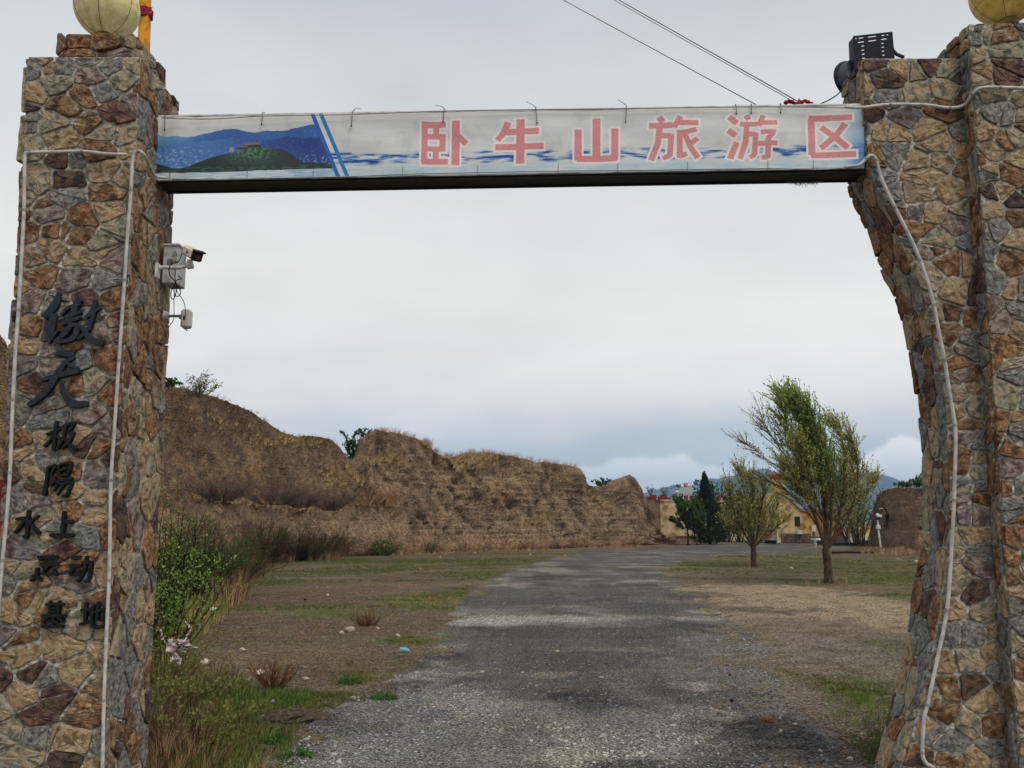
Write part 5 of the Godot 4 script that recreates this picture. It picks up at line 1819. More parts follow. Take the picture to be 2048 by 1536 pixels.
func build_earth_walls() -> void:
	var foot := [[-420, 1215, 2.5, 1.0], [0, 1172, 2.8, 1.0], [330, 1150, 4.2, 1.0], [500, 1128, 4.2, 1.0], [640, 1117, 3.8, 0.9], [760, 1110, 3.2, 0.6], [900, 1104, 2.4, 0.2], [1100, 1098, 1.8, 0.1], [1250, 1092, 1.4, 0.1], [1356, 1088, 0.6, 0.2]]
	var crest := [[-420, 540], [-200, 600], [-60, 640], [0, 668], [10, 680], [22, 715], [60, 732], [200, 748], [330, 768], [390, 782], [450, 800], [500, 822], [530, 842], [560, 862], [590, 873], [620, 870], [660, 878], [678, 892], [692, 912], [702, 919], [726, 915], [733, 898], [740, 868], [752, 859], [800, 867], [838, 878], [858, 890], [874, 908], [895, 916], [912, 912], [932, 905], [985, 906], [1030, 913], [1055, 919], [1074, 927], [1082, 923], [1130, 929], [1158, 936], [1168, 948], [1178, 972], [1200, 972], [1222, 970], [1234, 966], [1243, 955], [1258, 949], [1270, 956], [1282, 974], [1290, 992], [1298, 1012], [1306, 1038], [1318, 1060], [1340, 1082], [1356, 1087]]
	var a := earth_wall("rammed_earth_wall", "long ruined rammed earth wall running along the road's left side", foot, crest, -420, 1356, 4.0, Vector3(0.62, 0, 0.78), 0.35, 200)
	var foot2 := [[1742, 1092, 0.8, 0.2], [1780, 1096, 2.4, 0.5], [1840, 1102, 3.0, 0.6], [2050, 1112, 3.2, 0.6], [2300, 1120, 3.2, 0.6]]
	var crest2 := [[1742, 1078], [1750, 1010], [1754, 990], [1764, 982], [1778, 977], [1800, 975], [1850, 977], [1920, 972], [2050, 960], [2300, 950]]
	var b := earth_wall("rammed_earth_wall", "reddish earth wall stump behind the white camera post", foot2, crest2, 1742, 2300, 5.0, Vector3(-0.25, 0, 0.97), 0.55, 260)
	# dry grass along the crests and in drifts on the faces
	rng.seed = 640
	var tuft := tuft_mesh(11, 0.42, 0.018, 0.16, 5)
	var places := []
	var tints := PackedColorArray()
	var pale := lin(206, 180, 136)
	var dull := lin(156, 128, 98)
	var rust := lin(148, 104, 72)
	for w in [a, b]:
		for q in w.top:
			for k in 3:
				if rng.randf() < (0.6 if q[1] > 735 and q[1] < 1165 else 0.3):
					var p: Vector3 = q[0] + Vector3(rng.randf_range(-0.15, 0.15), -0.05, rng.randf_range(-0.5, 0.15))
					var s := rng.randf_range(0.12, 0.34) * (1.35 if q[1] > 735 and q[1] < 1160 else 0.8)
					var lean := Basis(Vector3(0, 0, 1), -rng.randf_range(0.1, 0.5)) * Basis(Vector3.UP, rng.randf() * TAU)
					places.append(Transform3D(lean.scaled(Vector3.ONE * s), p))
					tints.append(pale.lerp(dull, rng.randf()))
		for q in w.spots:
			var p: Vector3 = q[0]
			var n := broad.get_noise_3d(p.x * 0.9, p.y * 1.6, p.z * 0.9) + 0.5 * mid.get_noise_3dv(p)
			var chance: float = 0.07 * q[2] + smoothstep(0.2, 0.5, n) * (0.03 + 0.2 * q[2])
			if q[1] < 0.14:
				chance += 0.28
			if rng.randf() < chance * 0.7:
				var s := rng.randf_range(0.08, 0.26)
				var hang := Basis(Vector3(0, 0, 1), -rng.randf_range(0.0, 0.7)) * Basis(Vector3(1, 0, 0), rng.randf_range(0.0, 0.7)) * Basis(Vector3.UP, rng.randf() * TAU)
				places.append(Transform3D(hang.scaled(Vector3.ONE * s), p))
				var c := dull.lerp(pale, clampf(n * 1.2 + rng.randf_range(-0.2, 0.5), 0, 1))
				if q[1] < 0.2:
					c = c.lerp(rust, 0.6)
				elif rng.randf() < 0.4:
					c = c.lerp(lin(116, 94, 78), 0.8)
				tints.append(c)
	# thick straw on the ledges that run down the face
	var near := {}
	for q in a.spots:
		var at := sight(q[0])
		var key := Vector2i(int(at.x / 5.0), int(at.y / 5.0))
		if not near.has(key):
			near[key] = q[0]
	for line in [[842, 880, 896, 916, 60, 3, 0.34], [896, 916, 948, 972, 60, 3, 0.34], [905, 922, 990, 912, 90, 9, 0.34], [925, 935, 985, 925, 60, 8, 0.3], [560, 882, 640, 884, 60, 7, 0.3], [690, 930, 724, 968, 40, 3, 0.3], [728, 925, 790, 920, 50, 6, 0.32], [780, 908, 826, 938, 40, 3, 0.3], [700, 1000, 790, 1000, 130, 14, 0.3], [390, 990, 450, 992, 130, 9, 0.34], [460, 1000, 620, 1016, 120, 7, 0.26], [1176, 985, 1240, 1030, 50, 3, 0.28], [640, 940, 700, 980, 50, 12, 0.26], [1000, 940, 1150, 960, 70, 10, 0.22], [950, 965, 1010, 1000, 40, 8, 0.24], [420, 830, 560, 900, 70, 18, 0.24], [1040, 1050, 1110, 1030, 40, 8, 0.26]]:
		for i in int(line[4] * 1.4):
			var u := rng.randf()
			var px: float = lerpf(line[0], line[2], u) + rng.randfn(0.0, 0.5) * line[5]
			var py: float = lerpf(line[1], line[3], u) + rng.randfn(0.0, 0.5) * line[5]
			var key := Vector2i(int(px / 5.0), int(py / 5.0))
			if near.has(key):
				var p: Vector3 = near[key] + Vector3(rng.randf_range(-0.1, 0.1), rng.randf_range(-0.08, 0.02), rng.randf_range(0.0, 0.12))
				var sz: float = line[6] * rng.randf_range(0.7, 1.5)
				var hang := Basis(Vector3(0, 0, 1), -rng.randf_range(0.1, 0.9)) * Basis(Vector3(1, 0, 0), rng.randf_range(0.0, 0.5)) * Basis(Vector3.UP, rng.randf() * TAU)
				places.append(Transform3D(hang.scaled(Vector3.ONE * sz), p))
				var c := lin(214, 188, 142).lerp(lin(172, 142, 102), rng.randf())
				if line[1] == 1000 and line[0] == 700:
					c = c.lerp(rust, 0.6)
				tints.append(c)
	multi("dry_grass", tuft, M.straw, places, tints)


# ---------------------------------------------------------------- the far courtyard
func bx(parent: Node, called: String, m: Material, c: Color, x0: float, y0: float, x1: float, y1: float, d: float, deep: float, bev := 0.0) -> MeshInstance3D:
	# a box whose front stands d metres ahead between two sights, deep metres thick
	var a := pz(x0, y1, d)
	var b := pz(x1, y0, d)
	var base := Vector3((a.x + b.x) * 0.5, maxf(a.y, -0.05), -d)
	var mb := MB.new()
	mb.o = base
	mb.col = c
	mb.box(Vector3(a.x, maxf(a.y, -0.05), -d - deep), Vector3(b.x, b.y, -d), Transform3D(), bev)
	return put(called, mb.done(), m, parent, base - (parent as Node3D).position if parent else base)


func build_courtyard() -> void:
	var ochre := lin(200, 178, 138)
	var cream := lin(214, 202, 172)
	var maroon := lin(112, 46, 44)
	var d := 66.0
	# yard wall with a red-brown parapet
	var w := thing("yard_wall", "peeling ochre yard wall with red parapet blocks beside the earth wall", "wall", gr(1380, 1085))
	bx(w, "wall_face", M.plaster, ochre, 1322, 1001, 1408, 1074, d, 0.5)
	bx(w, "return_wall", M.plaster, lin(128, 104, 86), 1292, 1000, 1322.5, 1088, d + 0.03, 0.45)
	bx(w, "stone_plinth", M.rock, lin(150, 130, 116), 1340, 1074, 1410, 1091, d - 0.12, 0.7)
	bx(w, "plinth_cap", M.plain, lin(96, 62, 56), 1352, 1072, 1404, 1075, d - 0.15, 0.3)
	bx(w, "coping", M.plaster, lin(196, 168, 140), 1320, 999, 1410, 1002.5, d - 0.06, 0.62)
	for q in [[1294, 1301, 993], [1302, 1313, 990], [1317, 1322, 993], [1322, 1334, 989], [1335, 1342, 995]]:
		bx(w, "parapet_block", M.plain, maroon, q[0], q[2], q[1], 1000, d + 0.1, 0.35)
	# painted hall behind with a railing of red panels between white posts
	var dh := 72.0
	var hall := thing("painted_hall", "low cream hall with red railing panels and white posts behind the conifer", "building", gr(1440, 1081))
	bx(hall, "wall", M.plaster, cream, 1352, 1003, 1520, 1083, dh, 5.0)
	bx(hall, "cornice", M.plaster, lin(212, 188, 176), 1350, 1001, 1522, 1004.5, dh - 0.1, 5.3)
	for i in 15:
		var x := 1355 + i * 11.0
		bx(hall, "railing_panel", M.plain, maroon.lerp(lin(84, 30, 34), float(i % 3) * 0.4), x + 1.8, 991.5, x + 9.2, 1001, dh - 0.02, 0.12)
		bx(hall, "railing_post", M.paint, lin(204, 190, 184), x, 989, x + 1.8, 1001, dh - 0.06, 0.2)
	bx(hall, "top_rail", M.paint, lin(196, 176, 172), 1354, 987.2, 1520, 989.2, dh - 0.08, 0.24)
	for q in [[1440, 1010, 1447, 1022, lin(150, 84, 80)], [1452, 1022, 1462, 1052, lin(122, 128, 138)], [1470, 1030, 1486, 1062, lin(96, 128, 158)], [1436, 1048, 1448, 1072, lin(206, 206, 204)], [1496, 1042, 1506, 1080, lin(108, 92, 80)]]:
		bx(hall, "window" if q[3] < 1075 else "door", M.paint, q[4], q[0], q[1], q[2], q[3], dh - 0.04, 0.12)
		bx(hall, "window_surround", M.paint, lin(220, 214, 204), q[0] - 1, q[1] - 1, q[2] + 1, q[1], dh - 0.08, 0.16)
	# small pavilion roof on it
	var roof := MB.new()
	roof.col = lin(122, 132, 128)
	var ra := pz(1352, 987, dh + 2.0)
	var rb := pz(1396, 987, dh + 2.0)
	var rc := pz(1366, 972, dh + 3.0)
	var rd := pz(1384, 972, dh + 3.0)
	var bk := Vector3(0, 0, -3.0)
	roof.o = ra
	roof.quad(ra, rb, rd, rc)
	roof.quad(ra + bk, rc, rd, rb + bk)
	roof.tri(ra, rc, ra + bk)
	roof.tri(rb, rb + bk, rd)
	put("pavilion_roof", roof.done(), M.plain, hall, ra - hall.position)
	# white tank on the hall
	var tank := thing("water_tank", "small white domed tank on the hall roof by the flags", "tank", pz(1354, 990, dh + 1.0))
	var tm := MB.new()
	tm.o = tank.position
	tm.col = lin(206, 208, 210)
	var tp := pz(1354, 984, dh + 1.0)
	tm.ball(tp, Vector3(0.18, 0.16, 0.18), 14, 8)
	tm.col = lin(60, 62, 66)
	tm.tube([tp + Vector3(-0.16, 0.06, 0.0), tp + Vector3(-0.08, 0.17, 0), tp + Vector3(0.08, 0.17, 0), tp + Vector3(0.16, 0.06, 0)], 0.04, -1, 6)
	tm.tube([tank.position, tp], 0.1, -1, 8)
	put("shell", tm.done(), M.paint, tank)
	# the yellow gabled house with a stub tower
	var dy := 64.0
	var house := thing("gabled_house", "yellow plastered gable house with a stub tower capped in red", "house", gr(1585, 1085))
	var outline := [[1533, 1085], [1533, 991], [1552, 984], [1575, 996], [1602, 1022], [1618, 1028], [1618, 1085]]
	var wall := MB.new()
	wall.o = house.position
	wall.col = lin(204, 180, 134)
	var fr := []
	for q in outline:
		var p := pz(q[0], q[1], dy)
		p.y = maxf(p.y, -0.05)
		fr.append(p)
	var kk := Vector3(0.8, 0, -6.0)
	for i in range(1, fr.size() - 1):
		wall.face([fr[0], fr[i], fr[i + 1]], fr[2] + Vector3(0, -1, -3))
	for i in fr.size():
		var j := (i + 1) % fr.size()
		wall.face([fr[i], fr[j], fr[j] + kk, fr[i] + kk], fr[2] + Vector3(0, -2, -3))
	put("wall", wall.done(), M.plaster, house)
	bx(house, "stub_tower", M.plaster, lin(214, 184, 116), 1549, 957, 1569, 996, dy + 0.3, 0.9)
	bx(house, "tower_cap", M.plain, lin(128, 48, 40), 1546.5, 947, 1571, 958, dy + 0.18, 1.1, 0.05)
	var verge := MB.new()
	verge.o = house.position
	verge.col = lin(150, 118, 84)
	verge.tube([fr[2] + Vector3(0, 0.05, 0.05), fr[3] + Vector3(0, 0.05, 0.05), fr[4] + Vector3(0, 0.05, 0.05), fr[5] + Vector3(0.05, 0.05, 0.05)], 0.07, -1, 6)
	put("verge", verge.done(), M.plaster, house)
	var win := bx(house, "window", M.black_metal, lin(46, 52, 50), 1589.5, 1033, 1600, 1053, dy - 0.01, 0.14)
	bx(win, "frame", M.paint, lin(188, 190, 176), 1593.6, 1034, 1594.9, 1052, dy - 0.05, 0.05)
	bx(win, "frame", M.paint, lin(188, 190, 176), 1598.4, 1034, 1599.6, 1052, dy - 0.05, 0.05)
	bx(win, "sill", M.paint, lin(170, 160, 140), 1588.5, 1053, 1601, 1055, dy - 0.12, 0.2)
	var vent := bx(house, "round_vent", M.paint, lin(150, 140, 136), 1562, 1018, 1567.5, 1024, dy - 0.04, 0.1, 0.03)
	bx(vent, "vent_hole", M.plain, lin(60, 56, 60), 1563.4, 1019.4, 1566, 1022.4, dy - 0.07, 0.05)
	bx(house, "stone_plinth", M.rock, lin(132, 112, 96), 1562, 1067, 1622, 1087, dy - 0.25, 0.8)
	bx(house, "corner_pier", M.plaster, lin(214, 164, 92), 1607, 1026, 1616, 1068, dy - 0.03, 0.3)
	rng.seed = 321
	for r in 3:                                                       # the plinth's rubble
		for c in 13:
			var x := 1562.5 + c * 4.55 + (2.2 if r % 2 else 0.0)
			if x > 1617:
				continue
			bx(house, "stone", M.rock, lin(146, 120, 102) * rng.randf_range(0.6, 1.15), x, 1068 + r * 6.0 + rng.randf(), x + rng.randf_range(3.2, 4.2), 1073 + r * 6.0 + rng.randf(), dy - 0.25 - rng.randf_range(0.02, 0.06), 0.1, 0.02)
	var ac := thing("wall_cabinet", "pale green cabinet fixed on the gable house's stone plinth", "cabinet", pz(1600, 1069, dy - 0.5))
	bx(ac, "case", M.paint, lin(176, 190, 180), 1594, 1061, 1606, 1069, dy - 0.55, 0.28, 0.02)
	bx(ac, "door", M.paint, lin(188, 200, 190), 1595, 1062, 1605, 1068, dy - 0.57, 0.03)
	# gate post and railing left of the house
	var rail := thing("yard_gate", "grey barred yard gate hung from a cream post left of the gable house", "gate", gr(1545, 1088))
	bx(rail, "post", M.plaster, lin(206, 196, 164), 1554, 1056, 1560.5, 1086, 61.5, 0.3)
	bx(rail, "post_cap", M.plaster, lin(120, 84, 70), 1553, 1054, 1561.5, 1056.5, 61.45, 0.4)
	for i in 9:
		bx(rail, "bar", M.paint, lin(140, 146, 140), 1531 + i * 2.6, 1060, 1532 + i * 2.6, 1081, 61.55, 0.03)
	for y in [1061, 1079]:
		bx(rail, "rail", M.paint, lin(140, 146, 140), 1530, y, 1554, y + 1.4, 61.5, 0.04)
	var cloth := bx(null, "red_cloth", M.plain, lin(168, 66, 70), 1531, 1066, 1543, 1076, 61.4, 0.04, 0.01)
	tag(cloth, "faded red cloth hung on the grey barred yard gate", "cloth")
	var tyre := thing("black_trough", "low black rubber trough on the road by the yard gate", "trough", gr(1545, 1089))
	bx(tyre, "side", M.plain, lin(26, 27, 30), 1533, 1081.5, 1554, 1087.5, 60.0, 0.5, 0.06)
	bx(tyre, "rim", M.plain, lin(40, 42, 46), 1532.4, 1080.6, 1554.6, 1082, 59.95, 0.6, 0.03)
	# lattice gallery right of the house
	var dl := 66.0
	var g := thing("lattice_gallery", "orange lattice gallery with cream end wall behind the leaning willow", "building", gr(1680, 1085))
	bx(g, "wall", M.plaster, lin(206, 172, 112), 1619, 1022, 1686, 1078, dl + 0.4, 3.0)
	bx(g, "roof_slab", M.plaster, lin(150, 118, 92), 1617, 1017, 1710, 1022.5, dl + 0.1, 4.0)
	bx(g, "end_wall", M.plaster, lin(222, 210, 182), 1688, 1035, 1705, 1082, dl, 2.0)
	for i in 6:
		bx(g, "lattice_bar", M.paint, lin(188, 120, 60), 1640 + i * 4.4, 1036, 1641.6 + i * 4.4, 1062, dl + 0.28, 0.08)
	for i in 6:
		bx(g, "lattice_bar", M.paint, lin(182, 114, 56), 1640, 1037 + i * 4.6, 1664, 1038.6 + i * 4.6, dl + 0.30, 0.07)
	bx(g, "door", M.paint, lin(184, 86, 48), 1672, 1042, 1683, 1074, dl + 0.3, 0.12)
	bx(g, "door_medallion", M.plain, lin(140, 34, 30), 1675, 1056, 1681, 1064, dl + 0.26, 0.05, 0.02)
	bx(g, "base_course", M.rock, lin(120, 112, 106), 1619, 1073, 1706, 1088, dl - 0.1, 0.7)
	# low yard wall ending in a stone pier
	var low := thing("low_yard_wall", "low pale wall ending in a block pier near the white camera post", "wall", gr(1722, 1090))
	bx(low, "wall", M.plaster, lin(214, 186, 120), 1700, 1053, 1741, 1070, 63.0, 0.4)
	bx(low, "white_band", M.plaster, lin(204, 200, 188), 1700, 1070, 1741, 1086, 62.9, 0.5)
	bx(low, "pier", M.rock, lin(176, 162, 148), 1722, 1081, 1743, 1094, 57.5, 0.7, 0.05)
	bx(low, "dark_kerb", M.plain, lin(48, 56, 62), 1661, 1085, 1722, 1092, 58.0, 0.3)
	# a display board on legs in front
	var sign_board := thing("white_table", "white-topped table with red sides under the leaning willow's fork", "table", gr(1650, 1096))
	bx(sign_board, "top", M.paint, lin(228, 228, 232), 1632, 1077, 1659, 1080.5, 51.5, 0.9)
	bx(sign_board, "side_panel", M.plain, lin(120, 60, 50), 1636, 1080.5, 1657, 1090, 51.7, 0.06)
	for q in [1633, 1656]:
		bx(sign_board, "leg", M.plain, lin(92, 50, 46), q, 1080.5, q + 2.4, 1096, 51.6, 0.08)
	bx(sign_board, "back_board", M.paint, lin(104, 72, 76), 1640, 1066, 1658, 1074, 52.3, 0.06)
	bx(sign_board, "notice", M.paint, lin(196, 200, 196), 1653, 1068, 1657, 1073, 52.22, 0.04)
	var post := thing("notice_post", "pale notice plates on a thin post left of the willow trunk", "sign", gr(1628, 1098))
	bx(post, "post", M.plain, lin(80, 78, 74), 1627, 1050, 1628.4, 1098, 50.5, 0.06)
	bx(post, "plate", M.paint, lin(200, 204, 196), 1624.5, 1050, 1632, 1063, 50.4, 0.05)
	bx(post, "plate", M.paint, lin(158, 170, 160), 1626.5, 1076, 1633, 1083, 50.4, 0.05)
	bx(post, "stone_foot", M.rock, lin(186, 186, 176), 1629, 1085, 1635, 1101, 50.3, 0.3, 0.06)
	# strings of small flags
	var fl := [[1352, 1362, 968, 976, lin(40, 110, 116)], [1367, 1376, 966, 975, lin(206, 92, 110)], [1377, 1384, 970, 974, lin(216, 170, 140)], [1386, 1396, 963, 971, lin(40, 92, 170)], [1425, 1433, 968, 979, lin(48, 168, 112)], [1419, 1424, 964, 970, lin(206, 110, 96)]]
	var line := thing("flag_string", "string of small coloured flags above the hall beside the conifer", "flags", pz(1390, 968, 70.0))
	var cord := MB.new()
	cord.o = line.position
	cord.col = lin(70, 66, 62)
	cord.tube([pz(1340, 978, 70), pz(1362, 968, 70), pz(1396, 962, 70), pz(1424, 963, 70), pz(1452, 974, 70)], 0.014, -1, 4)
	put("cord", cord.done(), M.plain, line)
	for f in fl:
		var m := MB.new()
		var a := pz(f[0], f[2], 70.0)
		m.o = a
		m.col = f[4]
		var c := pz((f[0] + f[1]) * 0.5, (f[2] + f[3]) * 0.5, 69.9)
		var q := [a, pz(f[1], f[2] + 1.0, 70.05), pz(f[1] - 1.5, f[3], 69.95), pz(f[0] + 1.0, f[3] - 2.0, 70.05)]
		for i in 4:
			m.tri(q[i], q[(i + 1) % 4], c)
		put("flag", m.done(), M.plain, line, a - line.position)


func build_posts() -> void:
	var f := gr(1762, 1098)
	var d := -f.z
	var t := thing("camera_post", "slim white camera post leaning in front of the earth wall stump", "post", f)
	var m := MB.new()
	m.o = f
	m.col = lin(214, 216, 218)
	m.tube([f, pz(1757, 1062, d), pz(1755.5, 1040, d)], 0.055, 0.045, 10)
	put("pole", m.done(), M.paint, t)
	var c := MB.new()
	c.o = f
	c.col = lin(206, 208, 212)
	var k := pz(1756.5, 1055, d)
	c.box(k + Vector3(-0.11, -0.1, -0.1), k + Vector3(0.11, 0.12, 0.1), Transform3D(), 0.03)
	put("junction_box", c.done(), M.paint, t)
	var h := MB.new()
	h.o = f
	h.col = lin(222, 222, 226)
	h.box(pz(1754, 1035, d) + Vector3(0, 0, -0.08), pz(1763, 1030, d) + Vector3(0, 0, 0.1), Transform3D(), 0.03)
	h.ball(pz(1755, 1030, d), Vector3.ONE * 0.1, 10, 7)
	put("camera_head", h.done(), M.paint, t)
	var dk := MB.new()
	dk.o = f
	dk.col = lin(30, 30, 34)
	dk.ball(pz(1757, 1036, d + 0.0) + Vector3(0, 0, 0.06), Vector3.ONE * 0.09, 10, 7)
	put("dome", dk.done(), M.black_metal, t)
	var g := gr(1775, 1094.5)
	var dg := -g.z
	var l := thing("street_lamp", "black street lamp with a swan neck in front of the earth wall stump", "street lamp", g)
	var b := MB.new()
	b.o = g
	b.col = lin(34, 32, 34)
	b.tube([g, pz(1774, 1050, dg), pz(1773.5, 1032, dg)], 0.055, 0.05, 8)
	b.tube([pz(1773.5, 1033, dg), pz(1773.5, 1024, dg), pz(1770, 1018, dg), pz(1764, 1015, dg), pz(1760, 1016, dg)], 0.045, 0.035, 8)
	put("pole", b.done(), M.black_metal, l)
	var hd := MB.new()
	hd.o = g
	hd.col = lin(196, 176, 160)
	hd.box(pz(1759, 1018.5, dg) + Vector3(0, 0, -0.09), pz(1765, 1016, dg) + Vector3(0, 0, 0.09), Transform3D(), 0.02)
	put("lamp_head", hd.done(), M.paint, l)
	var sb := MB.new()
	sb.o = g
	sb.col = lin(30, 28, 32)
	var sp := pz(1774, 1032, dg)
	sb.box(sp + Vector3(-0.09, -0.12, -0.09), sp + Vector3(0.09, 0.12, 0.09), Transform3D(), 0.02)
	put("ballast_box", sb.done(), M.black_metal, l)
	var s := gr(1145, 1094)
	var st := thing("marker_stake", "thin whitish stake standing against the foot of the earth wall", "stake", s + Vector3(0, 0, 0))
	var sm := MB.new()
	sm.o = s
	sm.col = lin(206, 182, 160)
	var sd := -s.z
	sm.tube([s, pz(1145, 1051, sd)], 0.034, 0.03, 6)
	sm.col = lin(60, 52, 48)
	sm.tube([pz(1145, 1051, sd), pz(1145, 1043, sd)], 0.012, -1, 5)
	put("shaft", sm.done(), M.plain, st)
	# dark red board at the pillar's far side
	var rb := thing("red_board", "dark red metal board standing left of the lettered pillar", "board", Vector3(pz(-10, 1000, 8.5).x, 0, -8.5))
	bx(rb, "panel", M.paint, lin(112, 34, 40), -60, 958, 8, 1075, 8.5, 0.04, 0.01)
	bx(rb, "leg", M.black_metal, lin(60, 40, 40), -6, 1075, 1, 1380, 8.51, 0.04)
	bx(rb, "leg", M.black_metal, lin(60, 40, 40), -56, 1075, -49, 1380, 8.51, 0.04)
	var lg := gr(1702, 1107)
	var log_mesh := MB.new()
	log_mesh.col = lin(62, 48, 40)
	log_mesh.tube([Vector3(-0.95, 0.05, 0.12), Vector3(-0.2, 0.07, 0.02), Vector3(0.6, 0.05, -0.05), Vector3(1.1, 0.05, -0.06)], 0.06, 0.045, 7)
	tag(put("fallen_pole", log_mesh.done(), M.bark, null, lg), "dark fallen wooden pole lying on the grass near the white camera post", "pole")


# ---------------------------------------------------------------- trees and shrubs
func spray(tw: MB, lf: MB, from: Vector3, dir: Vector3, length: float, bend: Vector3, r: float, leaves: int, size: float, c0: Color, c1: Color, wide := 0.34) -> Vector3:
	var path := [from]
	var p := from
	var d := dir
	for i in 4:
		d = (d + bend * 0.25 + Vector3(rng.randf_range(-0.15, 0.15), rng.randf_range(-0.15, 0.15), rng.randf_range(-0.15, 0.15))).normalized()
		p += d * length * 0.25
		path.append(p)
	tw.tube(path, r, r * 0.4, 3, false)
	for i in leaves:
		var t := pow(rng.randf(), 0.8) * 3.98
		var k := int(t)
		var q: Vector3 = (path[k] as Vector3).lerp(path[k + 1], t - k)
		var a := Vector3(rng.randf_range(-1, 1), rng.randf_range(-0.8, 1), rng.randf_range(-1, 1))
		var l: Vector3 = (a + (path[k + 1] - path[k]).normalized() * 0.8 + bend * 0.5).normalized() * size * rng.randf_range(0.6, 1.35)
		var side: Vector3 = l.cross(Vector3(rng.randf_range(-1, 1), rng.randf_range(-1, 1), rng.randf_range(-1, 1))).normalized() * l.length() * wide
		lf.col = c0.lerp(c1, rng.randf()) * rng.randf_range(0.8, 1.3)
		lf.leaf(q, l, side)
	return p


func limb(pts: Array, d: float, z0: float, z1: float) -> Array:      # sights to a smooth run of points
	var raw := []
	for i in pts.size():
		var t := float(i) / (pts.size() - 1)
		raw.append(pz(pts[i][0], pts[i][1], d - lerpf(0.0, lerpf(z0, z1, t), t)))
	var out := []
	for i in raw.size() - 1:
		for k in 5:
			out.append((raw[i] as Vector3).cubic_interpolate(raw[i + 1], raw[maxi(i - 1, 0)], raw[mini(i + 2, raw.size() - 1)], k / 5.0))
	out.append(raw[-1])
	return out


# limbs: [sights, depth shift, base radius, twigs, leaves each, twig length, first fraction, leaf colours]
func willow(label: String, foot: Vector2, trunk: Array, tr0: float, tr1: float, limbs: Array, wind: Vector3, leaf_size: float, sd: int, group := "") -> void:
	rng.seed = sd
	var g := gr(foot.x, foot.y)
	var d := -g.z
	var t := thing("willow_tree" if not label.contains("slender") else "slender_tree", label, "tree", g, group)
	var wood := MB.new()
	wood.o = g
	wood.col = lin(104, 90, 78)
	var tp := limb(trunk, d, 0, 0)
	tp[0].y = -0.05
	wood.tube(tp, tr0, tr1, 10)
	wood.tube([tp[0], tp[0] + Vector3(0, 0.16, 0)], tr0 * 1.35, tr0, 10)
	put("trunk", wood.done(), M.bark, t)
	var lf := MB.new()
	lf.o = g
	var tw := MB.new()
	tw.o = g
	for e in limbs:
		var path := limb(e[0], d, e[1] * 0.3, e[1])
		var lm := MB.new()
		lm.o = g
		lm.col = lin(104, 88, 72)
		lm.tube(path, e[2] * 0.8, e[2] * 0.14, 7)
		put("limb", lm.done(), M.bark, t)
		for i in int(e[3] * 1.5):
			var u := lerpf(e[6], 1.0, pow(rng.randf(), 0.85))
			var f := u * (path.size() - 1)
			var k := mini(int(f), path.size() - 2)
			var p: Vector3 = (path[k] as Vector3).lerp(path[k + 1], f - k)
			var tan: Vector3 = ((path[k + 1] as Vector3) - path[k]).normalized()
			var out: Vector3 = (tan * 1.15 + Vector3(rng.randf_range(-1, 1), rng.randf_range(-0.5, 0.6), rng.randf_range(-1, 1)) * 0.8).normalized()
			var len: float = e[5] * rng.randf_range(0.4, 1.3) * (1.15 - 0.5 * u)
			tw.col = lin(160, 140, 92) if rng.randf() < 0.6 else lin(112, 98, 78)
			var tip := spray(tw, lf, p, out, len, wind, 0.009, int(e[4] * 1.25), leaf_size, e[7], e[8])
			for j in 2:
				spray(tw, lf, p.lerp(tip, rng.randf_range(0.3, 0.8)), (out + Vector3(rng.randf_range(-1, 1), rng.randf_range(-0.7, 0.9), rng.randf_range(-1, 1)) * 0.55).normalized(), len * 0.55, wind, 0.006, int(e[4] * 0.7), leaf_size, e[7], e[8])
	var crown := put("crown", lf.done(), M.leaf, t)
	put("twigs", tw.done(), M.bark, crown).set_meta("kind", "stuff")


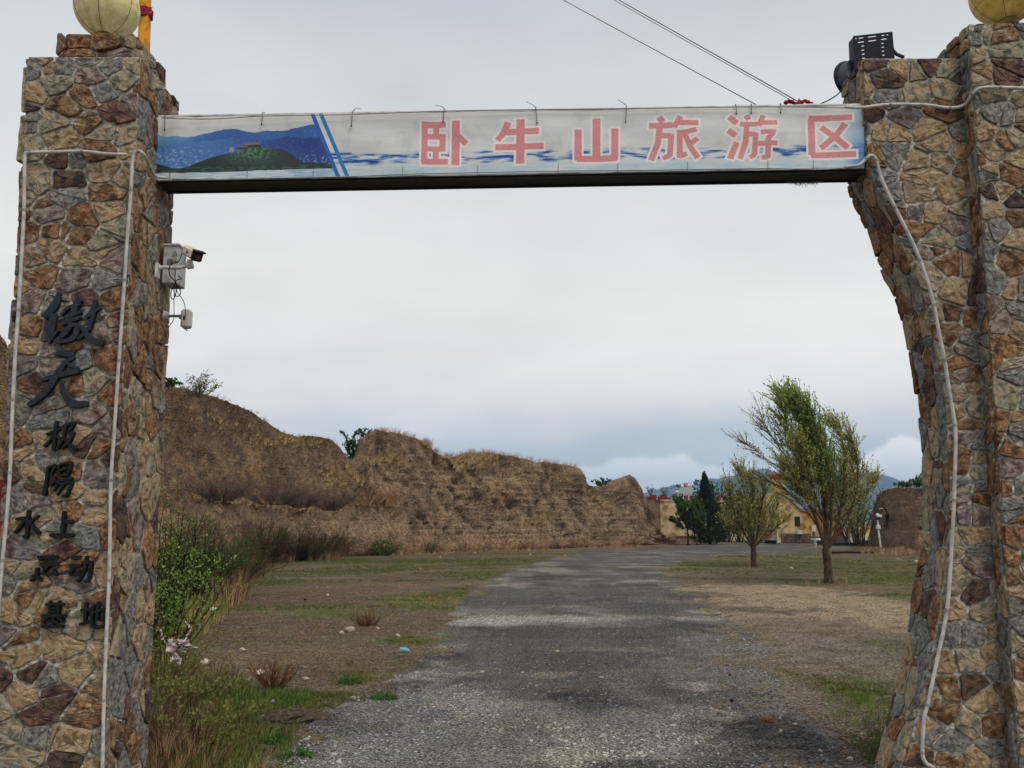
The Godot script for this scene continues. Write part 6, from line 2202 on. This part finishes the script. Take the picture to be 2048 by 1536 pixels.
func build_willows() -> void:
	var g0 := lin(166, 184, 112)
	var g1 := lin(134, 160, 88)
	var o0 := lin(188, 186, 118)
	var o1 := lin(154, 162, 96)
	var deep := lin(116, 150, 82)
	# the leaning willow on the right
	willow("tall wind-bent willow with a forked trunk right of the road", Vector2(1657, 1165), [[1657, 1165], [1656, 1135], [1653, 1108], [1650, 1096]], 0.112, 0.09, [
		[[[1651, 1098], [1640, 1062], [1622, 1010], [1602, 960], [1586, 900], [1574, 850], [1564, 806]], 0.5, 0.07, 84, 13, 0.9, 0.32, g0, g1],
		[[[1652, 1097], [1650, 1050], [1644, 985], [1630, 920], [1612, 860], [1594, 820], [1580, 796]], -0.5, 0.075, 120, 14, 0.8, 0.3, g0, deep],
		[[[1653, 1098], [1655, 1050], [1650, 980], [1640, 920], [1626, 865], [1608, 825], [1592, 802]], 0.3, 0.06, 116, 14, 0.8, 0.32, g0, deep],
		[[[1654, 1098], [1662, 1060], [1662, 1000], [1656, 940], [1644, 890], [1630, 850], [1616, 818]], 0.6, 0.05, 96, 13, 0.8, 0.3, g0, g1],
		[[[1655, 1099], [1672, 1060], [1684, 1000], [1690, 940], [1688, 900], [1680, 870], [1670, 850]], -0.4, 0.048, 62, 10, 0.75, 0.3, o0, g1],
		[[[1656, 1098], [1678, 1066], [1702, 1020], [1714, 970], [1716, 930], [1710, 900], [1700, 878]], 0.7, 0.04, 54, 9, 0.75, 0.3, o0, o1],
		[[[1628, 1028], [1602, 985], [1570, 945], [1536, 920], [1510, 900], [1492, 888]], 0.5, 0.024, 22, 4, 0.85, 0.15, o0, g1],
		[[[1612, 985], [1586, 940], [1562, 900], [1540, 865], [1524, 838]], -0.4, 0.022, 24, 4, 0.85, 0.15, g0, g1],
		[[[1640, 1060], [1612, 1020], [1590, 996], [1564, 975], [1536, 962], [1510, 956]], -0.7, 0.022, 24, 4, 0.8, 0.25, o0, o1],
		[[[1656, 1070], [1690, 1030], [1720, 1000], [1738, 978], [1746, 960]], -0.5, 0.028, 46, 8, 0.6, 0.3, o0, o1],
		[[[1648, 1040], [1630, 990], [1618, 940], [1604, 890]], 1.0, 0.035, 84, 13, 0.8, 0.1, o0, g1],
		[[[1658, 1040], [1664, 990], [1662, 940], [1650, 895]], -1.0, 0.035, 84, 13, 0.8, 0.1, o0, g1],
		[[[1650, 1050], [1622, 1010], [1598, 975], [1576, 930]], 0.9, 0.03, 60, 10, 0.7, 0.15, o0, o1],
		[[[1660, 1050], [1686, 1010], [1700, 970], [1702, 930]], -0.9, 0.03, 60, 10, 0.7, 0.15, o0, o1],
	], Vector3(-0.4, 0.25, 0.0), 0.05, 801)
	# the smaller round one on the grass beside it
	willow("small round-headed willow with upright twigs beside the road bend", Vector2(1508, 1134), [[1508, 1134], [1507, 1115], [1507, 1098], [1506, 1092]], 0.10, 0.085, [
		[[[1505, 1094], [1494, 1076], [1480, 1050], [1468, 1020], [1462, 994], [1458, 976]], 0.5, 0.045, 50, 7, 0.9, 0.2, o0, o1],
		[[[1506, 1093], [1500, 1060], [1494, 1020], [1488, 985], [1484, 960], [1480, 944]], -0.6, 0.045, 54, 7, 0.9, 0.2, o0, g1],
		[[[1507, 1093], [1508, 1050], [1506, 1010], [1504, 980], [1502, 958]], 0.3, 0.045, 58, 7, 0.9, 0.2, o0, g1],
		[[[1508, 1093], [1516, 1060], [1522, 1020], [1526, 990], [1526, 968]], 0.9, 0.04, 50, 7, 0.9, 0.2, o0, o1],
		[[[1509, 1094], [1524, 1076], [1540, 1050], [1550, 1024], [1556, 1000]], -0.5, 0.04, 46, 7, 0.8, 0.2, o0, o1],
		[[[1509, 1094], [1530, 1076], [1552, 1056], [1568, 1042]], 0.7, 0.03, 28, 6, 0.7, 0.25, o0, o1],
		[[[1504, 1095], [1484, 1076], [1466, 1058], [1454, 1044]], -0.7, 0.03, 30, 6, 0.7, 0.25, o0, o1],
		[[[1507, 1092], [1502, 1070], [1500, 1040], [1498, 1012]], 1.1, 0.035, 44, 7, 0.8, 0.1, g0, o1],
		[[[1507, 1092], [1514, 1070], [1516, 1040], [1514, 1012]], -1.1, 0.035, 44, 7, 0.8, 0.1, g0, o1],
	], Vector3(-0.12, 0.45, 0.0), 0.052, 802)
	# two slender ones against the yard wall
	var y0 := lin(90, 114, 58)
	var y1 := lin(62, 90, 44)
	willow("left of two slender green trees before the ochre yard wall", Vector2(1376, 1089), [[1376, 1089], [1376, 1075], [1375, 1062]], 0.06, 0.05, [
		[[[1375, 1063], [1370, 1045], [1362, 1025], [1358, 1008]], 0.3, 0.03, 26, 12, 0.7, 0.0, y0, y1],
		[[[1375, 1063], [1374, 1040], [1366, 1012], [1356, 1000]], -0.3, 0.03, 26, 12, 0.7, 0.0, y0, y1],
		[[[1375, 1063], [1380, 1045], [1382, 1025], [1380, 1010]], 0.3, 0.03, 24, 12, 0.7, 0.0, y0, y1],
		[[[1375, 1063], [1366, 1056], [1354, 1048], [1346, 1042]], 0.1, 0.02, 14, 10, 0.5, 0.1, y0, y1],
	], Vector3(-0.1, 0.5, 0), 0.15, 803, "slender trees before the yard wall")
	willow("right of two slender green trees, touching the conifer", Vector2(1394, 1090), [[1394, 1090], [1394, 1078], [1394, 1066]], 0.07, 0.05, [
		[[[1394, 1066], [1390, 1048], [1386, 1032], [1384, 1020]], 0.3, 0.03, 26, 12, 0.7, 0.0, y0, y1],
		[[[1394, 1066], [1396, 1048], [1396, 1030], [1393, 1012]], -0.3, 0.03, 26, 12, 0.7, 0.0, y0, y1],
		[[[1394, 1066], [1402, 1054], [1406, 1040]], 0.3, 0.03, 16, 12, 0.6, 0.0, y0, y1],
	], Vector3(-0.1, 0.5, 0), 0.15, 804, "slender trees before the yard wall")


func bush(called: String, label: String, category: String, at: Vector3, h: float, w: float, stems: int, twigs: int, leaves: int, leaf_size: float, c0: Color, c1: Color, bark: Color, lean: Vector3, sd: int, group := "", r := 0.012, wide := 0.4) -> void:
	rng.seed = sd
	var t := thing(called, label, category, at, group)
	var wood := MB.new()
	wood.o = at
	var lf := MB.new()
	lf.o = at
	for s in stems:
		var a := rng.randf() * TAU
		var k := sqrt(rng.randf())
		var foot := at + Vector3(cos(a), 0, sin(a)) * w * 0.18 * k + Vector3(0, -0.03, 0)
		var dir := (Vector3(cos(a) * k * w / h * 0.9, 1.0, sin(a) * k * w / h * 0.9) + lean).normalized()
		var len := h * rng.randf_range(0.65, 1.05)
		var path := [foot]
		var p := foot
		for i in 5:
			dir = (dir + Vector3(rng.randf_range(-0.22, 0.22), rng.randf_range(-0.08, 0.12), rng.randf_range(-0.22, 0.22))).normalized()
			p += dir * len / 5.0
			path.append(p)
		wood.col = bark * rng.randf_range(0.75, 1.2)
		wood.tube(path, r, r * 0.35, 4, false)
		for i in twigs:
			var f := rng.randf_range(0.8, 4.95)
			var q: Vector3 = (path[int(f)] as Vector3).lerp(path[int(f) + 1], f - int(f))
			var out := (dir * 0.5 + Vector3(rng.randf_range(-1, 1), rng.randf_range(-0.2, 0.9), rng.randf_range(-1, 1))).normalized()
			spray(wood, lf, q, out, len * rng.randf_range(0.14, 0.32), lean, r * 0.4, leaves, leaf_size, c0, c1, wide)
	put("stems", wood.done(), M.bark, t)
	if lf.v.size():
		put("foliage", lf.done(), M.leaf, t)


func build_bushes() -> void:
	var fresh0 := lin(146, 168, 82)
	var fresh1 := lin(108, 138, 64)
	var dark0 := lin(78, 108, 56)
	var dark1 := lin(54, 84, 44)
	var dusk := lin(112, 98, 92)
	# beside the lettered pillar
	bush("leafy_shrub", "bright green leafy shrub close behind the lettered pillar's foot", "shrub", Vector3(pz(318, 1200, 10.2).x, 0, -10.2), 1.3, 0.8, 26, 12, 9, 0.032, fresh0, fresh1, lin(58, 46, 38), Vector3(0.05, 0, 0.0), 901, "", 0.009, 0.42)
	bush("leafy_shrub", "second bright green shrub further back, topped by wispy shoots", "shrub", Vector3(pz(330, 1150, 13.5).x, 0, -13.5), 1.9, 0.95, 30, 12, 9, 0.034, fresh0, dark0, lin(66, 54, 44), Vector3(0.04, 0, 0.0), 902, "", 0.012, 0.4)
	bush("feathery_shrub", "tall feathery green shrub between the leafy shrub and the earth wall", "shrub", Vector3(pz(395, 1130, 19.0).x, 0, -19.0), 1.75, 1.9, 80, 14, 9, 0.036, lin(104, 118, 66), dark0, lin(84, 72, 56), Vector3(0.05, 0, 0), 903, "", 0.011, 0.25)
	bush("feathery_shrub", "wide dull green shrub left of the olive twiggy thicket", "shrub", Vector3(pz(455, 1125, 23.0).x, 0, -23.0), 1.3, 2.1, 80, 13, 8, 0.036, lin(108, 112, 72), lin(80, 88, 50), lin(98, 80, 64), Vector3(0.05, 0, 0), 904, "", 0.012, 0.25)
	bush("twiggy_shrub", "olive brown twiggy thicket at the foot of the earth wall", "shrub", gr(600, 1122) + Vector3(0, 0, -0.4), 1.45, 2.4, 130, 14, 4, 0.04, lin(96, 96, 56), lin(84, 78, 52), lin(96, 82, 62), Vector3(0.05, 0, 0), 905, "", 0.012, 0.25)
	bush("twiggy_shrub", "small brown twiggy shrub right of the olive thicket", "shrub", gr(668, 1114), 1.1, 1.6, 50, 10, 2, 0.05, lin(96, 90, 56), lin(90, 80, 56), lin(98, 80, 62), Vector3(0.05, 0, 0), 906, "", 0.012, 0.25)
	bush("twiggy_shrub", "brown shrub left of the olive thicket, in red grass", "shrub", gr(535, 1126), 1.2, 1.7, 50, 10, 2, 0.05, lin(104, 92, 56), lin(96, 80, 56), lin(104, 84, 62), Vector3(0.05, 0, 0), 907, "", 0.012, 0.25)
	bush("green_shrub", "rounded green shrub against the light foot of the earth wall", "shrub", gr(765, 1111), 0.85, 1.4, 36, 10, 9, 0.055, lin(92, 112, 58), dark0, lin(84, 74, 54), Vector3.ZERO, 908, "", 0.010, 0.3)
	bush("green_shrub", "faint green shrub in the straw right of the rounded one", "shrub", gr(860, 1106), 0.6, 0.9, 24, 8, 7, 0.05, lin(96, 108, 62), dark0, lin(104, 84, 58), Vector3.ZERO, 909, "", 0.010, 0.3)
	bush("twiggy_shrub", "tall olive thicket standing between the dull green shrub and the brown shrub", "shrub", gr(505, 1128) + Vector3(0, 0, -0.6), 1.75, 2.4, 110, 14, 5, 0.04, lin(116, 116, 72), lin(98, 98, 60), lin(118, 98, 74), Vector3(0.05, 0, 0), 911, "", 0.011, 0.25)
	bush("twiggy_shrub", "greyish thicket behind the small brown twiggy shrub", "shrub", gr(640, 1116) + Vector3(0, 0, -0.5), 1.45, 2.4, 110, 14, 3, 0.04, lin(116, 110, 74), lin(106, 98, 66), lin(122, 102, 80), Vector3(0.05, 0, 0), 912, "", 0.011, 0.25)
	# bare purple-grey bushes on the wall's ledge
	for e in [[545, 1008, 32.5, 1.15, 2.6, "wide bare purple-grey bush in the middle of the earth wall's ledge"], [660, 1020, 37.5, 0.95, 1.8, "bare purple-grey bush at the right end of the ledge, above red grass"], [445, 1000, 28.0, 0.9, 2.0, "bare grey bush on the ledge nearest the lettered pillar"], [600, 1014, 35.0, 0.85, 1.6, "low bare bush filling the gap between the two purple-grey bushes"]]:
		bush("bare_bush", e[5], "bush", pz(e[0], e[1], e[2]), e[3], e[4], 110, 14, 4, 0.05, dusk, lin(132, 112, 96), dusk, Vector3.ZERO, 910 + int(e[0]), "", 0.006, 0.16)
	# on the crest
	bush("crest_shrub", "sparse pale shrub on the earth wall's crest beside the lettered pillar", "shrub", pz(396, 792, 30.4), 0.95, 1.3, 26, 9, 5, 0.05, lin(118, 122, 78), lin(84, 92, 56), lin(96, 88, 76), Vector3(0.15, 0, 0), 921, "", 0.009, 0.3)
	bush("crest_shrub", "small dark green shrub peeping past the lettered pillar on the crest", "shrub", pz(338, 772, 29.5), 0.35, 0.6, 14, 8, 8, 0.06, dark0, dark1, lin(76, 64, 52), Vector3(0.1, 0, 0), 922, "", 0.009, 0.4)
	bush("crest_shrub", "tiny dark shrub on the low crest left of the last earth peak", "shrub", pz(1207, 974, 60.0), 0.75, 1.4, 18, 8, 7, 0.10, dark1, lin(66, 84, 60), lin(60, 54, 48), Vector3.ZERO, 923, "", 0.014, 0.4)
	# the sapling in the wall's notch
	rng.seed = 930
	var at := pz(711, 925, 46.5)
	at.y -= 0.75
	bush("notch_tree", "young tree with hanging leaf clusters in the notch of the earth wall", "tree", at, 2.6, 0.75, 9, 11, 24, 0.14, dark0, dark1, lin(74, 66, 58), Vector3(-0.03, 0, 0), 931, "", 0.022, 0.3)
	# low weeds in the near left corner
	var k := 0
	for e in [[330, 1420, 8.3, 0.5, 1.0], [400, 1400, 8.6, 0.42, 0.9], [350, 1500, 7.0, 0.45, 0.9], [450, 1440, 7.7, 0.32, 0.8], [330, 1330, 9.4, 0.8, 1.1], [420, 1505, 6.8, 0.3, 0.8]]:
		var names := ["weedy shrub touching the lettered pillar's foot, below the plastic scrap", "weedy shrub right of the pillar foot, in dry stalks", "weedy shrub in the near corner below the pillar", "low yellow-green weed patch at the gravel's left edge", "brown-stemmed weed thicket directly under the plastic scrap", "lowest green weed patch at the near gravel edge"]
		bush("weed_shrub", names[k], "weed", Vector3(pz(e[0], 1300, e[2]).x, 0, -e[2]), e[3] * 0.8, e[4] * 1.15, 40, 7, 2, 0.03, lin(150, 146, 92), lin(106, 118, 62), lin(140, 108, 80), Vector3(0.05, 0, 0), 940 + k, "", 0.004, 0.4)
		k += 1
	for e in [[770, 1396, "green clump of grass on the gravel's left edge"], [590, 1402, "broad dark green clump where gravel meets soil"], [590, 1512, "near green clump on the gravel below the broad one"], [545, 1478, "small green clump beside the pale clay lump"], [700, 1362, "green clump right of the dry brown tuft"]]:
		var p := gr(e[0], e[1])
		bush("grass_clump", e[2], "grass clump", p, 0.09, 0.34, 60, 4, 3, 0.022, lin(92, 128, 66), lin(68, 104, 52), lin(82, 112, 58), Vector3.ZERO, 960 + k, "", 0.0025, 0.3)
		k += 1
	# dry tufts
	for e in [[548, 1372, 0.32, 0.4, "dry brown tuft of stalks beside the left gravel edge"], [455, 1175, 0.95, 1.0, "stand of tall reddish dry stalks by the green shrubs"], [425, 1190, 0.8, 0.8, "reddish dry stalks touching the bright green shrub"], [735, 1250, 0.3, 0.5, "low reddish weed on the bare soil"], [1530, 1440, 0.05, 0.2, "dead tuft on the right side of the gravel"]]:
		var p := gr(e[0], e[1])
		bush("dry_tuft", e[4], "dry grass", p, e[2], e[3], 90, 2, 1, 0.03, lin(158, 116, 76), lin(126, 84, 56), lin(150, 106, 72), Vector3.ZERO, 980 + k, "", 0.004, 0.15)
		k += 1
	# far trees round the courtyard
	bush("courtyard_tree", "dark leafy tree rising between the conifer and the round-headed willow", "tree", gr(1452, 1084), 4.6, 2.2, 14, 14, 12, 0.2, lin(76, 98, 54), lin(54, 78, 44), lin(76, 66, 56), Vector3(-0.1, 0, 0), 1003, "", 0.04, 0.4)
	bush("courtyard_tree", "yellowish tree behind the round-headed willow", "tree", gr(1478, 1084), 3.8, 1.6, 12, 11, 8, 0.15, lin(130, 128, 66), lin(92, 104, 54), lin(96, 80, 62), Vector3(-0.1, 0, 0), 1004, "", 0.035, 0.35)
	bush("courtyard_tree", "olive bushy tree right of the leaning willow's trunk", "tree", gr(1722, 1092), 3.7, 2.2, 16, 13, 8, 0.13, lin(150, 154, 92), lin(112, 126, 70), lin(110, 92, 74), Vector3(-0.08, 0, 0), 1005, "", 0.035, 0.35)
	bush("courtyard_tree", "bronze-green tree behind the leaning willow's crown", "tree", gr(1706, 1087), 5.2, 2.4, 16, 13, 9, 0.14, lin(166, 152, 88), lin(118, 124, 66), lin(90, 74, 58), Vector3(-0.1, 0, 0), 1006, "", 0.04, 0.35)
	for e in [[1840, 974, 0.7, "green shrub on top of the earth wall stump, against the curved pillar"], [1808, 976, 0.5, "small green shrub on top of the earth wall stump, left of its neighbour"]]:
		bush("crest_shrub", e[3], "shrub", pz(e[0], e[1], 54.5), e[2], 1.0, 18, 8, 8, 0.11, lin(92, 118, 62), lin(66, 92, 50), lin(80, 70, 54), Vector3.ZERO, 1010 + int(e[0]), "", 0.012, 0.35)
	for e in [[1303, "dry weeds on the left parapet block of the yard wall"], [1330, "dry weeds on the right parapet block of the yard wall"]]:
		bush("dry_weed", e[1], "weed", pz(e[0], 991, 66.2), 0.85, 0.5, 14, 3, 2, 0.08, lin(96, 88, 72), lin(120, 90, 80), lin(86, 80, 76), Vector3(-0.15, 0, 0), 1030 + int(e[0]), "", 0.010, 0.3)


func build_conifer() -> void:
	rng.seed = 1050
	var g := gr(1420, 1088.5)
	var h := pz(1414, 944, -g.z).y
	var t := thing("conifer_tree", "dark green cone-shaped conifer at the bend of the road", "tree", g)
	var wood := MB.new()
	wood.o = g
	wood.col = lin(66, 54, 46)
	wood.tube([g, g + Vector3(-0.1, h * 0.5, 0), g + Vector3(-0.25, h * 0.98, 0)], 0.14, 0.02, 8)
	put("trunk", wood.done(), M.bark, t)
	var lf := MB.new()
	lf.o = g
	var lump := noise(77, 1.1, 3)
	for i in 620:                        # boughs that droop and turn up at the tip, each a spray of scales
		var v := pow(rng.randf(), 0.8)
		v = 1.0 - v if rng.randf() < 0.8 else rng.randf() * 0.97
		var a := rng.randf() * TAU
		var rad := 1.45 * pow(1.0 - v, 1.05) * (0.85 + 0.15 * smoothstep(0.0, 0.12, v)) + 0.02
		rad *= rng.randf_range(0.72, 1.18) * (1.0 + 0.4 * lump.get_noise_3d(cos(a) * 2.0, v * 9.0, sin(a) * 2.0))
		var root := g + Vector3(-0.25 * v, 0.12 + v * h * 0.95, 0)
		var tip := root + Vector3(cos(a) * rad, rad * 0.18 + 0.12, sin(a) * rad)
		var tone := lin(46, 58, 36).lerp(lin(80, 92, 50), rng.randf() * rng.randf()) * rng.randf_range(0.6, 1.2)
		for j in 26:
			var u := sqrt(rng.randf_range(0.12, 1.0))
			var p := root.lerp(tip, u) + Vector3(rng.randf_range(-1, 1), rng.randf_range(-0.7, 0.5), rng.randf_range(-1, 1)) * (0.05 + 0.12 * (1.0 - v)) - Vector3(0, 0.2 * sin(u * PI) * rad, 0)
			var l := Vector3(cos(a) * 0.7 + rng.randf_range(-0.6, 0.6), rng.randf_range(0.2, 1.3), sin(a) * 0.7 + rng.randf_range(-0.6, 0.6)).normalized() * rng.randf_range(0.08, 0.2) * (0.6 + 0.4 * (1.0 - v))
			var side := l.cross(Vector3(rng.randf_range(-1, 1), rng.randf_range(-1, 1), rng.randf_range(-1, 1))).normalized() * 0.032
			lf.col = tone * rng.randf_range(0.8, 1.2)
			lf.leaf(p, l, side)
	put("crown", lf.done(), M.leaf, t)


# ---------------------------------------------------------------- small things on the ground
func build_litter() -> void:
	rng.seed = 1100
	var shape := noise(78, 0.25, 3)
	var kinds := []
	for i in 4:
		var m := MB.new()
		m.ball(Vector3(0, 0.42, 0), Vector3(1, 0.62, 0.8), 10, 6, noise(400 + i, 0.14, 3), 0.55)
		kinds.append(m.done())
	var spots := [[700, 1262, 20, "pale rock half sunk in the soil left of the gravel"], [683, 1266, 12, "small pale rock left of the half-sunk one"], [755, 1258, 10, "yellowish stone on the soil near the gravel edge"], [795, 1272, 12, "flat pale stone lying at the gravel's rim"], [485, 1302, 12, "white stone in the weeds beside the shrubs"], [500, 1120, 12, "pale clod under the brown shrub"], [612, 1358, 12, "white scrap-like stone near the dry tuft"], [545, 1405, 12, "pale stone at the corner of the gravel"], [1115, 1303, 9, "single pale stone on the dark gravel"], [1045, 1343, 8, "cream pebble on the road's middle"], [964, 1342, 9, "cream pebble left of the road's middle"], [1464, 1399, 9, "round black lump on the gravel"], [1562, 1462, 10, "pale stone on the dark gravel at right"], [1590, 1447, 8, "small pale stone on the right verge"], [1460, 1350, 6, "small dark lump on the right gravel"], [1560, 1436, 7, "pale chip left of the right verge"], [1582, 1138, 8, "white stone on the grass between the willows"], [1580, 1112, 6, "white stone on the far grass"], [1624, 1114, 5, "white pebble near the notice post"], [1832, 1124, 8, "white lump on the grass against the curved pillar"], [1796, 1118, 5, "pale stone by the earth wall stump"], [1700, 1122, 5, "pale stone in front of the low yard wall"], [950, 1107, 6, "pale stone in the straw under the earth wall"], [1060, 1110, 5, "white pebble on the grass strip"], [1130, 1113, 5, "white pebble beside the road's far bend"], [880, 1115, 5, "pale pebble on the dark grass strip"], [840, 1140, 8, "reddish stone on the dirt by the grass strip"], [610, 1200, 6, "dark stone on the dirt"], [655, 1192, 7, "cream stone on the dirt, left of the green patch"], [1795, 1525, 26, "reddish brick bat at the foot of the curved pillar"], [1700, 1516, 14, "pale stone in the near right corner"], [1640, 1500, 10, "dull stone in the dark gravel at right"]]
	for s in spots:
		var g := gr(s[0], s[1])
		var r: float = s[2] / FOC * -g.z * 0.52
		var o := MeshInstance3D.new()
		o.mesh = kinds[rng.randi() % 4]
		var m: StandardMaterial3D = M.rock
		var label: String = s[3]
		var tint := "rock_dark" if label.contains("black") or label.contains("dark lump") or label.begins_with("dark") else ("rock_red" if label.contains("red") else "rock_pale")
		o.material_override = M[tint]
		o.name = numbered("loose_stone")
		add_child(o)
		o.position = g + Vector3(0, hgt(g.x, g.z) + 0.01 - r * 0.1, 0)
		o.rotation.y = rng.randf() * TAU
		o.scale = Vector3.ONE * r
		tag(o, label, "stone")
	# torn plastic caught in the shrub
	var c := pz(352, 1290, 9.1)
	var t := thing("plastic_scrap", "torn whitish plastic bag snagged on the shrub beside the pillar", "plastic bag", c)
	var b := MB.new()
	b.o = c
	var lines := [[[312, 1252], [322, 1262], [328, 1282], [340, 1290], [350, 1296]], [[372, 1242], [380, 1258], [372, 1274], [366, 1288], [356, 1292]], [[340, 1288], [348, 1304], [352, 1318], [356, 1324]], [[350, 1280], [362, 1284], [376, 1290], [384, 1294]]]
	var widths := [0.012, 0.012, 0.05, 0.05]
	for i in lines.size():
		var prev_a := Vector3.ZERO
		var prev_b := Vector3.ZERO
		var l: Array = limb(lines[i], 9.1, 0, 0)
		for j in l.size():
			var w: float = widths[i] * (0.5 + 0.8 * rng.randf())
			var side := Vector3(rng.randf_range(0.4, 1), rng.randf_range(-0.6, 0.6), rng.randf_range(-1.0, 1.0)).normalized() * w
			var p: Vector3 = l[j] + Vector3(0, 0, rng.randf_range(-0.03, 0.03))
			b.col = lin(206, 200, 196).lerp(lin(180, 158, 156), rng.randf())
			if j > 0:
				b.quad(prev_a, prev_b, p + side, p - side)
			prev_a = p - side
			prev_b = p + side
	for j in 46:
		var p := c + Vector3(rng.randf_range(-0.07, 0.09), rng.randf_range(-0.06, 0.05), rng.randf_range(-0.06, 0.06))
		b.col = lin(210, 202, 198).lerp(lin(176, 156, 154), rng.randf())
		b.tri(p, p + Vector3(rng.randf_range(-0.06, 0.06), rng.randf_range(-0.05, 0.05), rng.randf_range(-0.04, 0.04)), p + Vector3(rng.randf_range(-0.06, 0.06), rng.randf_range(-0.05, 0.05), rng.randf_range(-0.04, 0.04)))
	put("film", b.done(), M.straw, t)
	var cap := gr(808, 1310)
	var cm := MB.new()
	cm.col = lin(120, 176, 206)
	cm.tube([Vector3(-0.045, 0.035, 0), Vector3(0.01, 0.04, 0.005), Vector3(0.05, 0.032, 0.01)], 0.034, 0.026, 10)
	cm.col = lin(190, 208, 214)
	cm.tube([Vector3(0.05, 0.032, 0.01), Vector3(0.068, 0.03, 0.012)], 0.014, -1, 8)
	tag(put("crushed_can", cm.done(), M.paint, null, cap + Vector3(0, 0.02, 0)), "crushed light blue can on the gravel's left edge", "can")
	var clay := gr(588, 1436)
	var ym := MB.new()
	ym.col = lin(104, 94, 84)
	ym.ball(Vector3.ZERO, Vector3(0.26, 0.05, 0.16), 14, 7, shape, 0.4)
	tag(put("clay_lump", ym.done(), M.soil, null, clay + Vector3(0, 0.01, 0)), "flat brown clay lump on the near gravel's left edge", "clay")
	# white scraps of litter in the weeds
	for e in [[410, 1330, "white paper scrap in the weeds right of the plastic bag"], [375, 1488, "pale torn scrap lying low in the near weeds"], [425, 1222, "pale scrap of rubbish beside the bright green shrub"], [520, 1352, "bent white scrap on the soil above the dry tuft"]]:
		var p := gr(e[0], e[1])
		var m := MB.new()
		m.col = lin(206, 196, 186)
		var s := 0.05 * -p.z / 8.0
		m.quad(Vector3(-s, 0.01, 0.3 * s), Vector3(-0.2 * s, 0.05, -0.5 * s), Vector3(s, 0.02, -0.3 * s), Vector3(0.3 * s, 0.0, 0.5 * s))
		m.tri(Vector3(s, 0.02, -0.3 * s), Vector3(1.3 * s, 0.06, 0.1 * s), Vector3(0.3 * s, 0.0, 0.5 * s))
		tag(put("paper_scrap", m.done(), M.plain, null, p + Vector3(0, 0.02, 0)), e[2], "litter")


func _ready() -> void:
	set_stage()
	broad = noise(1, 0.12, 3)
	mid = noise(2, 0.55, 4)
	fine = noise(3, 2.6, 3)
	make_materials()
	mat("rock_pale", lin(172, 160, 142).linear_to_srgb(), 0.95)
	mat("rock_dark", lin(36, 34, 36).linear_to_srgb(), 0.9)
	mat("rock_red", lin(168, 104, 80).linear_to_srgb(), 0.95)
	lay_patches()
	build_ground()
	build_road()
	build_mountains()
	build_earth_walls()
	var pillar := build_left_pillar()
	build_right_pillar()
	build_letters(pillar)
	build_globes()
	build_beam_and_banner()
	build_yellow_pole()
	build_floodlight()
	build_cameras()
	build_hoses()
	build_courtyard()
	build_posts()
	build_conifer()
	build_willows()
	build_bushes()
	build_litter()
	build_ground_cover()
	build_weeds()
